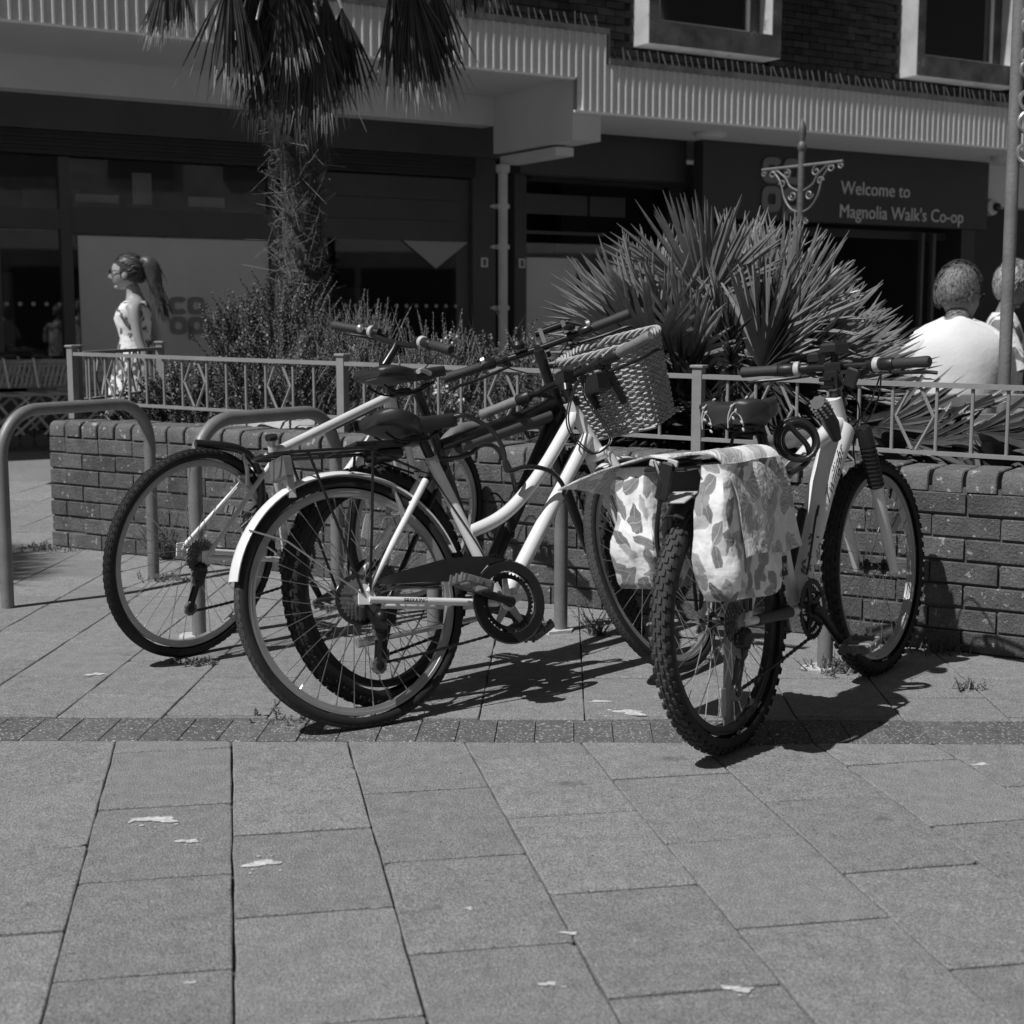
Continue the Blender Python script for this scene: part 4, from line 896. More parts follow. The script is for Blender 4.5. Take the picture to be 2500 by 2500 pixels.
text('tyre_print', 'MX', .02, Mt['paleprint'], wC, side(.115, -.283, .39, .0235), .0008)
def susp(root, Mf, k, lower, boot=True):
    f = MB(); b = MB(); c = MB()
    for s in (-1, 1):
        f.tube([Mf @ (Vector((s * .060, .0, 0)) + k * -.012), Mf @ (Vector((s * .062, .0, 0)) + k * .10), Mf @ (Vector((s * .064, 0, 0)) + k * .285)], [.014, .0165, .0185], 14)
        if boot: b.tube([Mf @ (Vector((s * .064, 0, 0)) + k * (.282 + .0068 * i)) for i in range(21)], [(.0255 if i % 2 else .0225) for i in range(21)], 16)
        c.tube([Mf @ (Vector((s * .064, 0, 0)) + k * (.285 if not boot else .42)), Mf @ (Vector((s * .064, 0, 0)) + k * .475), Mf @ (Vector((s * .064, 0, 0)) + k * .482)], [.0145 if not boot else .024, .0225, .018], 14)
    f.tube([Mf @ (Vector((-.062, .038, 0)) + k * .27), Mf @ (Vector((-.03, .05, 0)) + k * .335), Mf @ (Vector((.03, .05, 0)) + k * .335), Mf @ (Vector((.062, .038, 0)) + k * .27)], .010, 8)
    c.loft([[Mf @ (Vector((x, y, 0)) + k * h) for y, h in ((-.022, .445), (.022, .445), (.022, .475), (-.022, .475))] for x in (-.066, -.03, .03, .066)])
    fo = obj('fork', f, Mt[lower], root); obj('fork_crown', c, Mt['blackp'], fo)
    if boot: obj('fork_boot', b, Mt['blackp'], fo)
susp(C_, Mf, k, 'black', False)
st = MB().tube([Mf @ (k * .54), Mf @ (k * .70)], .0175, 14).tube([Mf @ (k * .545), Mf @ (k * .565)], .025, 16).tube([Mf @ (k * .68), Mf @ (k * .70 + Vector((0, .06, .012)))], .018, 12); obj('stem', st, Mt['black'], C_)
bc = k * .7156 + Vector((0, .06, 0)); hbC = bars(C_, Mf, (bc.y, bc.z), .325, .004, 'grip', glen=.13, shifter='black')
obj('clamp_ring', (lambda mb: [mb.tube([Mf @ (bc + Vector((s * .178, -.012, .018))), Mf @ (bc + Vector((s * .19, -.011, .018)))], .0175, 14) for s in (-1, 1)] and mb)(MB()), Mt['alu'], hbC)
ex = MB().tube([Mf @ (bc + Vector((.01, .05, .058))), Mf @ (bc + Vector((.13, .05, .058)))], .0125, 12)
for x in (.03, .11): ex.box(Mf @ (bc + Vector((x, .03, .018))), (.014, .03, .11), Mf.to_3x3() @ Matrix.Rotation(-.5, 3, 'X'), ch=.003)
obj('handlebar_mount', ex, Mt['black'], C_)
obj('bell', MB().lathe([(.004, 0), (.021, .003), (.024, .014), (.017, .026), (.003, .031)], 16, Matrix.Translation(Mf @ (bc + Vector((-.06, -.015, .016))))).lathe([(.004, 0), (.019, .002), (.022, .012), (.004, .022)], 16, Matrix.Translation(Mf @ (bc + Vector((.12, -.02, .02))))), Mt['darkmetal'], C_)
cranks(C_, (.435, .29), (.088, .066, .05), (.49, .13), (.38, .45), spider=2); chain_run(C_, (-.05, .15), (.42, .205), .005); derailleur(C_, (-.03, .25), (-.07, .155))
cg = MB().tube(smooth_path([(.034, .63, .51), (.045, .60, .56), (.05, .56, .55), (.05, .53, .46), (.045, .55, .42), (.034, .57, .44)], 5), .0035, 6).tube(smooth_path([(-.034, .63, .51), (-.045, .60, .56), (-.05, .56, .55), (-.05, .53, .46), (-.045, .55, .42), (-.034, .57, .44)], 5), .0035, 6); obj('bottle_cage', cg, Mt['black'], C_)
cb = MB()
for q in ([(-.17, -.02, .01), (-.1, .11, -.02), (.0, .10, -.1), (.01, .02, -.22)], [(.17, -.02, .01), (.06, .13, -.03), (.0, .10, -.13), (-.01, .02, -.25)]): cb.tube([Mf @ p for p in smooth_path([bc + Vector(x) for x in q], 6)], .0026, 6)
tag(obj('brake_cable', cb, Mt['cable'], C_), kind='stuff')

# ---- white mountain bicycle with panniers on the right
D = bike('bicycle', 'white mountain bicycle with flower print, suspension fork and wide decorated saddle, rightmost in the row', (.5622, 3.7053, 0), (.5767, .8169, 0), (-.0745, .0526, .9958), (.8135, -.5743, .0912))
Mf, k = front_frame(1.03, .335, 22.5, -.047); MfD = Mf; kD = k
fr = MB().tube([P2(.435, .298), P2(.325, .70)], .0165, 14).tube([P2(.815, .775), P2(.66, .615), P2(.435, .298)], [.046, .040, .026], 18).tube([P2(.80, .79), P2(.62, .745), P2(.335, .64)], [.030, .021, .018], 14).tube([P2(.786, .872), P2(.838, .738)], [.024, .026], 18)
two(fr, (0, .335), (.318, .64), [.009, .0105], .068, .026); two(fr, (0, .335), (.42, .30), [.011, .013], .070, .036)
frD = obj('frame', fr, Mt['white'], D)
text('frame_print', 'Twilight', .062, Mt['print'], frD, side(.600, .562, .845, .0445), .001, shear=.5, off=-.0016)
obj('chainstay_sleeve', MB().tube([(.0665, .06, .329), (.047, .30, .310)], .0148, 14), Mt['signdark'], frD)
fl = MB()                                                                     # leaf sprays printed on the tubes
for i in range(46):
    t = R_.uniform(.42, .86); y = .66 + (.435 - .66) * t; z = .615 + (.298 - .615) * t; a = R_.uniform(-1.25, 1.25); r = .040 + (.026 - .040) * t + .0008
    c = Vector((r * cos(a), y - r * sin(a) * .81, z + r * sin(a) * .58)); n_ = Vector((cos(a), -sin(a) * .81, sin(a) * .58)); u = n_.orthogonal().normalized(); u.rotate(Matrix.Rotation(R_.uniform(0, 6), 3, n_)); w_ = n_.cross(u); l = R_.uniform(.006, .013)
    fl.add([c - u * l, c + w_ * l * .42, c + u * l, c - w_ * l * .42], [(0, 1, 2, 3)])
for i in range(24):
    t = R_.uniform(.15, .75); y = .62 + (.335 - .62) * t; z = .745 + (.64 - .745) * t; a = R_.uniform(-.6, 1.5); r = .0218 - .003 * t
    c = Vector((r * cos(a), y - r * sin(a) * .35, z + r * sin(a) * .94)); n_ = Vector((cos(a), -sin(a) * .35, sin(a) * .94)); u = n_.orthogonal().normalized(); u.rotate(Matrix.Rotation(R_.uniform(0, 6), 3, n_)); w_ = n_.cross(u); l = R_.uniform(.006, .012)
    fl.add([c - u * l, c + w_ * l * .45, c + u * l, c - w_ * l * .45], [(0, 1, 2, 3)])
tag(obj('leaf_print', fl, Mt['reflector'], frD), kind='stuff')
obj('seatpost', MB().tube([P2(.325, .70), P2(.275, .835)], .0145, 14).tube([P2(.328, .692), P2(.321, .716)], .021, 16), Mt['black'], D)
sd_ = saddle(D, .082, .375, .866, .195, deep=.092, rear=.98, dome=.026)
# pale leaf scrolls on the back of the saddle
def leafspray(cx, m):
    sp_ = MB(); dz = Vector((0, -.006, .012))
    P = smooth_path([(cx, .082, .812), (cx + m * .006, .078, .845), (cx + m * .022, .086, .872), (cx + m * .048, .11, .882), (cx + m * .066, .12, .872)], 5); sp_.tube(P, .0016, 5)
    sp_.tube(smooth_path([(cx + m * .004, .080, .83), (cx + m * .024, .080, .852), (cx + m * .042, .086, .838), (cx + m * .05, .085, .815)], 5), .0014, 5)
    for q, a in ((P[8], .9), (P[12], -.6), (P[15], .8), (P[17], -.4), (P[20], .3), (Vector((cx + m * .03, .079, .85)), 1.2), (Vector((cx + m * .044, .084, .83)), -1), (Vector((cx + m * .051, .083, .812)), -1.5), (Vector((cx + m * .02, .080, .842)), -1.2)):
        sp_.sphere(Vector(q) + Vector((cos(a) * .006 * m, -.003, sin(a) * .006)), (.0056, .0018, .003), 8, 5, Matrix.Rotation(-a * m, 3, 'Y'))
    tag(obj('leaf_motif', sp_, Mt['paleprint'], sd_, loc=dz), kind='stuff')
leafspray(-.062, .50); leafspray(.012, .85)
wD = wheel(D, Matrix.Translation((0, 0, .335)), .335, .0255, 'knob', 'rimdark', 'tread', 2, 'darkmetal', rot=.7); wDf = wheel(D, Mf, .335, .0255, 'knob', 'rimgrey', 'rubber', hubm='darkmetal', rot=2.6)
reflector_on(wD, .335, rad(222)); reflector_on(wDf, .335, rad(245))
susp(D, Mf, k, 'white')
st = MB().tube([Mf @ (k * .55), Mf @ (k * .655)], .0185, 14).tube([Mf @ (k * .553), Mf @ (k * .578)], .027, 18).box(Mf @ (k * .635 + Vector((0, .005, 0))), (.042, .046, .06), ch=.006).box(Mf @ (k * .668 + Vector((0, .045, .006))), (.05, .07, .036), ch=.006)
for h in (.615, .64): st.tube([Mf @ (k * h + Vector((-.03, -.022, 0))), Mf @ (k * h + Vector((.012, -.026, 0)))], .006, 8)
obj('stem', st, Mt['black'], D)
bc = k * .672 + Vector((0, .045, .006)); bars(D, Mf, (bc.y, bc.z), .30, .0, 'grip', glen=.115, band='paleprint')
lt = MB().box(Mf @ (bc + Vector((-.02, .03, .055))), (.05, .10, .035), ch=.008).box(Mf @ (bc + Vector((-.08, .03, .03))), (.035, .05, .035), ch=.007).tube([Mf @ (bc + Vector((-.02, .03, .0))), Mf @ (bc + Vector((-.02, .03, .05)))], .012, 10).box(Mf @ (bc + Vector((.05, -.01, -.035))), (.035, .02, .06), Matrix.Rotation(.4, 3, 'Y'), ch=.005)
obj('handlebar_lamp', lt, Mt['blackp'], D)
cb = MB()
for q in ([(-.16, -.0, .01), (-.08, .13, -.02), (.0, .14, -.12), (.02, .05, -.24), (.05, .0, -.3)], [(.16, 0, .01), (.08, .13, -.03), (.03, .15, -.12), (.0, .06, -.2)], [(.14, 0, -.01), (.09, .09, -.09), (.05, .1, -.16), (.0, .0, -.25)]): cb.tube([Mf @ p for p in smooth_path([bc + Vector(x) for x in q], 6)], .0026, 6)
tag(obj('brake_cable', cb, Mt['cable'], D), kind='stuff')
cranks(D, (.435, .298), (.083, .066, .05), (.553, .180), (.317, .416), spider=2, tilt=.15); chain_run(D, (-.05, .158), (.42, .218), .003); derailleur(D, (-.012, .262), (-.052, .165))
cg = MB()
for s in (-1, 1): cg.tube(smooth_path([(s * .02, .575, .545), (s * .04, .545, .575), (s * .043, .51, .54), (s * .04, .455, .42), (s * .02, .48, .39)], 5), .0036, 6)
obj('bottle_cage', cg, Mt['black'], D); obj('pump', MB().tube([P2(.535, .565, -.005), P2(.43, .41, -.005)], .013, 12), Mt['darkmetal'], D)
rk_ = MB()
for s in (-1, 1):
    rk_.tube([(s * .055, -.24, .742), (s * .055, .20, .742)], .005, 8); rk_.tube([(s * .055, -.05, .74), (s * .072, .0, .36)], .005, 8); rk_.tube([(s * .055, .08, .74), (s * .072, .02, .36)], .005, 8)
rk_.tube([(-.055, .2, .742), (-.045, .215, .80), (.045, .215, .80), (.055, .2, .742)], .006, 8)
for y in (-.24, -.1, .05): rk_.tube([(-.055, y, .742), (.055, y, .742)], .005, 8)
obj('rack', rk_, Mt['black'], D); mudguard(D, (0, .335), .375, 92, 128, 'blackp', .06)
obj('mudflap', MB().box((0.012, -.205, .672), (.07, .075, .006), Matrix.Rotation(.25, 3, 'X'), ch=.002), Mt['paleprint'], D)
DM = D.matrix_world
lk = MB()
cr_ = Vector((.8135, .5767, -.0745))
for c, r, w_ in ((P2(.40, .772, .05), .056, .1), (P2(.425, .765, .045), .044, .5), (P2(.39, .768, .06), .053, -.4)): lk.tube([c + (cr_ * cos(t) + Vector((.1 * w_, -.35 * w_, 1)).normalized() * sin(t)) * r for t in [2 * pi * i / 40 for i in range(40)]], .0072, 10, closed=True)
lk.tube(smooth_path([(.06, .33, .82), (.07, .36, .79), (.08, .405, .75), (.075, .41, .71), (.05, .37, .685), (.03, .33, .675)], 5), .0078, 10)
lb = obj('bicycle_lock', lk, Mt['cable'], None, mx=DM); tag(lb, 'coiled black cable lock with combination barrel hanging on the white mountain bicycle', 'lock')
obj('lock_barrel', MB().tube([P2(.555, .865, .05), P2(.59, .845, .05), P2(.64, .80, .05), P2(.675, .755, .05)], [.021, .023, .024, .014], 14), Mt['blackp'], lb)
dl = MB()
for i in range(4):
    c = P2(.56 + .012 * i, .862 - .008 * i, .05); d = Vector((0, .045, -.03)).normalized()
    for j in range(10):
        a = 2 * pi * j / 10; u = d.orthogonal().normalized(); w_ = d.cross(u); dl.box(c + (u * cos(a) + w_ * sin(a)) * .0235, (.006, .006, .006))
obj('lock_dials', dl, Mt['alu'], lb)

# ---- printed cloth panniers over its rack
def soft(mb, c, d, R=None, bulge=.0, wob=.006, seed=1):
    """a stuffed box: rounded edges, sagging folds"""
    rg = random.Random(seed); ph = [rg.uniform(0, 6) for _ in range(6)]; rings = []
    m = 12
    for j in range(m + 1):
        v = -1 + 2 * j / m; ring = []
        N = 32
        for i in range(N):
            a = 2 * pi * i / N + pi / N; c_, s_ = cos(a), sin(a); e = (abs(c_) ** 9 + abs(s_) ** 9) ** (-1 / 9)
            x, y = c_ * e, s_ * e
            f = 1 + bulge * (1 - v * v) - (.05 if v < -.9 else 0) - .10 * max(0, v - .2); wv_ = wob * (sin(5 * y + 3 * v + ph[0]) + .7 * sin(9 * x - 4 * v + ph[1]) * .6 + .5 * sin(7 * v + 4 * y + ph[2]))
            ring.append(Vector(c) + Vector((x * d[0] / 2 * f + wv_ * x, y * d[1] / 2 * f + wv_ * y, v * d[2] / 2 + (.008 * sin(3 * y + ph[3]) if v < -.95 else 0))))
        rings.append(ring)
    return mb.loft(rings)
PN = thing('pannier', 'pair of leaf and shell printed cloth panniers draped over the rack of the right bicycle', 'bag', mx=DM)
obj('bag', soft(MB(), (.093, -.055, .58), (.098, .30, .335), wob=.008, bulge=.06, seed=3), Mt['cloth'], PN, sharp=80)
obj('bag', soft(MB(), (-.128, -.04, .592), (.125, .31, .31), wob=.009, bulge=.06, seed=8), Mt['cloth'], PN, sharp=80)
def sheet(fn, nu, nv, th=.004):
    """cloth sheet with thickness: fn(u, v) -> point"""
    mb = MB(); P = [[fn(i / nu, j / nv) for j in range(nv + 1)] for i in range(nu + 1)]; N = []
    def nrm(i, j):
        a = P[min(i + 1, nu)][j] - P[max(i - 1, 0)][j]; b = P[i][min(j + 1, nv)] - P[i][max(j - 1, 0)]; return a.cross(b).normalized()
    top = [p for r in P for p in r]; bot = [P[i][j] - nrm(i, j) * th for i in range(nu + 1) for j in range(nv + 1)]; n = len(top); w = nv + 1; fs = []
    for i in range(nu):
        for j in range(nv):
            a = i * w + j; fs.append((a, a + w, a + w + 1, a + 1)); fs.append((n + a, n + a + 1, n + a + w + 1, n + a + w))
    for i in range(nu): fs += [(i * w, n + i * w, n + (i + 1) * w, (i + 1) * w), (i * w + nv, (i + 1) * w + nv, n + (i + 1) * w + nv, n + i * w + nv)]
    for j in range(nv): fs += [(j, j + 1, n + j + 1, n + j), (nu * w + j, n + nu * w + j, n + nu * w + j + 1, nu * w + j + 1)]
    return mb.add(top + bot, fs)
def flapR(u, v):                       # u along the bike, v from the rack out and down
    y = -.225 + .335 * u + .03 * v * (1 if u > .2 else u / .2); PX = smooth_path([(.0, 0, .768), (.06, 0, .774), (.118, 0, .758), (.150, 0, .68), (.156, 0, .59), (.163, 0, .515)], 5)
    q = PX[min(len(PX) - 1, int(v * (len(PX) - 1)))]; f = v * (len(PX) - 1) - int(v * (len(PX) - 1)); q2 = PX[min(len(PX) - 1, int(v * (len(PX) - 1)) + 1)]; p = q.lerp(q2, f)
    return Vector((p.x + .007 * sin(9 * u + 4 * v) * v - .03 * v * max(0, .15 - u) * 3, y + (.10 * v * max(0, 1 - u * 5)), p.z + .008 * sin(6 * u) * v))
obj('flap', sheet(flapR, 16, 22), Mt['cloth2'], PN, sharp=80)
def flapL(u, v):                       # the left flap stands out stiffly to the side
    y = -.215 + .34 * u; PX = [(.0, .768), (-.06, .776), (-.12, .762), (-.20, .742), (-.28, .716), (-.345, .690)]; t = v * 5; i = min(4, int(t)); f = t - i
    x = PX[i][0] + (PX[i + 1][0] - PX[i][0]) * f; z = PX[i][1] + (PX[i + 1][1] - PX[i][1]) * f
    return Vector((x * (1 - .06 * u), y + .02 * v, z + .012 * sin(5 * u + 1) * v - .02 * u * v))
obj('flap', sheet(flapL, 14, 18), Mt['cloth2'], PN, sharp=80)
pt = MB().box((.1465, .075, .468), (.003, .028, .05), ch=.0005); lb_ = obj('label', pt, Mt['print'], PN)
text('label_mark', 'M', .03, Mt['paleprint'], lb_, side(.064, .456, 0, .1482), .0005)
obj('strap', MB().tube(smooth_path([(-.03, -.235, .765), (-.01, -.25, .72), (-.02, -.245, .66), (-.045, -.225, .58), (-.04, -.215, .50), (-.01, -.20, .45)], 5), .006, 8).box((.0, -.247, .715), (.030, .014, .095), Matrix.Rotation(.3, 3, 'Y'), ch=.004), Mt['blackp'], PN)
obj('bag_lining', MB().box((0, -.14, .66), (.10, .02, .17), ch=.004), Mt['blackp'], PN)
for s in (-.03, .02): obj('buckle', MB().box((s, -.236, .758), (.026, .008, .016), Matrix.Rotation(.3, 3, 'Y'), ch=.002), Mt['paleprint'], PN)
# ------------------------------------------------------------------ palms and planting
def blade(mb, base, d, up, L, w, droop=0., fold=.35, n=5, tip=1, w0=.25, curl=0.):
    """one folded leaf segment; the last stretch takes material slot 1"""
    d = d.normalized(); s = d.cross(up).normalized(); nrm = s.cross(d).normalized(); P = []; p = Vector(base); dd = d.copy()
    for i in range(n + 1):
        t = i / n; ww = w * (w0 + (1 - w0) * min(1, t * 3)) * (1 - max(0, (t - .45) / .55) ** 1.5 * .93) / 2
        P.append((p - s * ww, p - nrm * ww * fold * 2, p + s * ww)); dd = (dd + Vector((0, 0, -droop / n)) + s * curl / n).normalized(); p = p + dd * L / n
    vs = [q for r in P for q in r]; b = len(mb.v); mb.v += [tuple(q) for q in vs]
    for i in range(n):
        a = b + i * 3
        for k in range(2): mb.f.append((a + k, a + k + 1, a + k + 4, a + k + 3)); mb.mi.append(1 if (tip and i >= n - 1) else 0)
def fan_leaf(seed, nseg, spread, L, w, petiole, droop=0., cup=.25, tip=0, jit=.05, side=.72):
    rg = random.Random(seed); mb = MB()
    if petiole: mb.tube([(0, 0, 0), (0, 0, petiole)], [.008, .006], 5)
    hub = Vector((0, 0, petiole))
    for i in range(nseg):
        a = (-1 + 2 * i / (nseg - 1)) * spread / 2 + rg.gauss(0, jit); d = Vector((sin(a), -cup * abs(sin(a)) + rg.gauss(0, jit * .7) , cos(a)))
        l = L * (side + (1 - side) * cos(a * .8)) * rg.uniform(.86, 1.04)
        blade(mb, hub, d, Vector((0, 1, 0)), l, w * rg.uniform(.8, 1.1), droop * rg.uniform(.5, 1.5), tip=tip, curl=rg.gauss(0, .12))
        if rg.random() < .5 and not tip:                                  # split tips
            blade(mb, hub + d.normalized() * l * .55, d + Vector((rg.gauss(0, .12), rg.gauss(0, .12), 0)), Vector((0, 1, 0)), l * .42, w * .5, droop, n=3, tip=0)
    return mb
def orient(z, up_hint):
    z = z.normalized(); x = up_hint.cross(z); x = x.normalized() if x.length > 1e-4 else z.orthogonal().normalized(); y = z.cross(x); return Matrix((x, y, z)).transposed().to_4x4()
# fan palm
FP = thing('fan_palm', 'big spiky fan palm filling the planter behind the basket and the pannier bicycle', 'palm', (.93, 6.32, .47))
fm = [fan_leaf(20 + i, 30, rad(122 + 14 * (i % 3)), .50, .031, .0, 0.09, .18 + .06 * (i % 3), jit=.03, side=.85).mesh('frond', [Mt['fan'], Mt['tipfan']], flat=True) for i in range(6)]
stem = MB().tube([(0, 0, -.05), (.0, 0, .12), (.02, 0, .30)], [.16, .17, .10], 12); obj('trunk', stem, Mt['trunk'], FP)
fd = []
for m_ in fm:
    q = m_.copy(); q.materials.clear(); q.materials.append(Mt['fan_shade']); q.materials.append(Mt['tipfan']); fd.append(q)  # lower fronds get the leaf colour with shade painted in
dm_ = [fan_leaf(40 + i, 22, rad(80 + 30 * i), .48, .030, .0, .25, .25, 1, .10).mesh('withered_frond', [Mt['deadfan'], Mt['tipfan']], flat=True) for i in range(2)]
pet = MB(); rg = random.Random(5)
for i in range(88):
    if i < 9: az = rg.uniform(0, 2 * pi); el = rg.uniform(rad(50), rad(82)); r = rg.uniform(.34, .46)
    elif i < 46: az = 2 * pi * (i * .618) ; el = rg.uniform(rad(16), rad(48)); r = rg.uniform(.34, .52)
    elif i < 76: az = 2 * pi * (i * .618) ; el = rg.uniform(rad(-4), rad(24)); r = rg.uniform(.30, .48)
    else: az = rg.uniform(-.6, .25) if i < 86 else rg.uniform(pi * .9, pi * 1.2); el = rg.uniform(rad(-22), rad(2)); r = rg.uniform(.22, .34)
    if cos(az) > .3 and el < .9: r *= .70
    d = Vector((cos(az) * cos(el), sin(az) * cos(el), sin(el))); base = Vector((.06 * cos(az), .06 * sin(az), .16 + .12 * rg.random())); hub = base + d * r
    if el < 0: hub.z = max(hub.z, .10)
    if sin(az) < -.55 and el < .5: hub = base + d * r * .62
    tgt = (d + Vector((rg.gauss(0, .12), rg.gauss(0, .12), rg.gauss(.06, .12)))).normalized()
    up = Vector((-.45 + rg.gauss(0, .2), -.8, .5)) if (el > .35 or (el > .1 and sin(az) > -.2)) else Vector((rg.gauss(0, .35), rg.gauss(-.5, .3), 1))
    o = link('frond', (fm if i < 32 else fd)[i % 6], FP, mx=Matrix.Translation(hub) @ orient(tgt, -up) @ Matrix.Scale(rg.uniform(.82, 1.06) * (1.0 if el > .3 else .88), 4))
    pet.tube(smooth_path([base, base + d * r * .5 + Vector((0, 0, .03)), hub], 3), .0065, 5, caps=False)
tag(obj('leaf_stalks', pet, Mt['fan'], FP), kind='stuff')
for i in range(14):                                                           # withered fans lying low on the right
    h_ = Vector((.25 + .045 * i, -.42 - .22 * (i % 4) / 4 - .03 * i, .12 + .05 * (i % 3))); d = Vector((.9, -.25 + rg.gauss(0, .2), -.14 + rg.gauss(0, .08)))
    link('frond', dm_[i % 2], FP, mx=Matrix.Translation(h_) @ orient(d, Vector((rg.gauss(0, .4), -.7, .6))) @ Matrix.Scale(rg.uniform(.7, 1.0), 4))
core = MB()                                                                   # dry old leaf bases packed low in the crown
for i in range(420):
    a = rg.uniform(0, 2 * pi); e = rg.uniform(-.15, .9); d = Vector((cos(a) * cos(e), sin(a) * cos(e), sin(e)))
    blade(core, Vector((0, 0, .12)) + d * rg.uniform(.05, .30), d + Vector((rg.gauss(0, .4), rg.gauss(0, .4), rg.gauss(0, .3))), Vector((rg.random(), rg.random(), 1)), rg.uniform(.15, .34), .022, .1, n=3, tip=0)
tag(obj('old_leaf_bases', core, [Mt['deadfan'], Mt['tipfan']], FP, flat=True), kind='stuff')
# tall palm with a hairy trunk
PT = thing('palm_tree', 'tall palm with hairy trunk and drooping dead fans hanging across the canopy', 'palm', (-1.2, 8.5, .5))
def rough(p): return p
tb = MB(); rings = []
for i in range(46):
    z = -.05 + 3.1 * i / 45; r = .118 + .014 * sin(7.3 * z) * sin(3.1 * z + 1) + (.025 if z > 1.5 else 0) + .03 * max(0, 1 - z * 1.4); ring = []
    for k2 in range(20):
        a = 2 * pi * k2 / 20; rr = r * (1 + .07 * sin(5 * a + 9 * z) + .05 * sin(3 * a - 17 * z) + R_.gauss(0, .02)); ring.append((rr * cos(a) + .02 * sin(1.4 * z), rr * sin(a), z))
    rings.append(ring)
obj('trunk', tb.loft(rings), Mt['trunk'], PT, sharp=60)
fb = MB(); bs_ = MB()
for i in range(1500):
    z = R_.uniform(.05, 2.15); a = R_.uniform(0, 2 * pi); r = .12 + (.02 if z > 1.5 else 0); c = Vector((r * cos(a), r * sin(a), z)); d = Vector((cos(a), sin(a), 0)); s_ = Vector((-sin(a), cos(a), 0))
    q = s_ * R_.gauss(0, .09) + Vector((0, 0, R_.gauss(-.02, .10)))
    fb.tube([c, c + d * R_.uniform(.005, .03) + q * .5, c + d * R_.uniform(-.01, .05) + q], .0016, 3, caps=False)
tag(obj('trunk_fibre', fb, Mt['fibre'], PT, flat=True), kind='stuff')
for i in range(48):
    z = R_.uniform(.15, 2.1); a = R_.uniform(pi * .95, pi * 2.05); c = Vector((.118 * cos(a), .118 * sin(a), z)); d = Vector((cos(a), sin(a), R_.uniform(.3, 1.4))).normalized()
    b_ = MB(); blade(b_, c, d, Vector((0, 0, 1)), R_.uniform(.05, .13), R_.uniform(.03, .055), R_.uniform(-.4, .9), n=4, tip=0, w0=.9); obj('leaf_base', b_, [Mt['fibre'], Mt['tipfan']], PT, flat=True)
hm = [fan_leaf(60 + i, 34, rad((44, 56, 66, 50)[i]), .66, .0155, .0, -1.4, .35, 1, .11, .72).mesh('hanging_frond', [Mt['deadfan'], Mt['tipfan']], flat=True) for i in range(4)]
pt_ = MB(); top = Vector((0, 0, 2.85))
for i, (x, y, z, sc2) in enumerate([(-1.823, 8.1, 2.90, .62), (-1.78, 8.25, 2.98, .62), (-1.50, 8.2, 2.90, 1.0), (-1.42, 8.45, 2.95, .85), (-1.37, 8.25, 2.69, .98), (-1.277, 8.4, 2.83, 1.0), (-1.142, 8.15, 2.72, 1.12), (-1.037, 8.2, 2.66, .92), (-1.013, 8.35, 2.84, 1.0), (-.93, 8.4, 2.78, .85), (-1.36, 8.6, 2.9, 1.1), (-1.08, 8.65, 2.85, 1.0), (-.631, 8.3, 2.93, 1.05), (-.539, 8.2, 2.89, 1.12), (-.57, 8.45, 2.90, 1.0), (-.431, 8.3, 2.92, .85), (-.22, 8.4, 3.12, .62), (-.118, 8.5, 3.10, .5), (-.3, 8.6, 3.1, .6), (-2.1, 8.5, 3.2, .5), (-1.2, 8.1, 2.95, .9)]):
    hub = Vector((x + 1.2, y - 8.5, z - .5)); o_ = hub - top; out = Vector((o_.x, o_.y, 0))
    d = Vector((out.x * .16 + R_.gauss(0, .05), out.y * .16 + R_.gauss(0, .05), -1))
    up = Vector((R_.gauss(0, .4), -1, .1)); link('frond', hm[i % 4], PT, mx=Matrix.Translation(hub) @ orient(d, up) @ Matrix.Scale(sc2, 4))
    pt_.tube(smooth_path([top + Vector((0, 0, .1)), top + o_ * .5 + Vector((0, 0, .28 * min(1, out.length))), hub], 5), .010, 6)
gm = [fan_leaf(80 + i, 40, rad(190), .55, .026, .0, .25, .25, 0, .03).mesh('frond', [Mt['fan'], Mt['tipfan']], flat=True) for i in range(2)]
for i in range(22):                                                            # the living crown above
    a = 2 * pi * i / 22 + R_.gauss(0, .15); e = R_.uniform(.15, 1.3); d = Vector((cos(a) * cos(e), sin(a) * cos(e), sin(e))); hub = top + Vector((0, 0, .22)) + d * .7
    link('frond', gm[i % 2], PT, mx=Matrix.Translation(hub) @ orient(d + Vector((0, 0, -.35)), Vector((0, 0, 1)))); pt_.tube([top + Vector((0, 0, .1)), hub], .010, 6)
tag(obj('leaf_stalks', pt_, Mt['fan'], PT), kind='stuff')
SP2 = copy_tree(PT); SP2.location = (-5.75, 4.15, 1.5); SP2['label'] = 'second tall palm standing left of the picture, whose fronds dapple the paving'
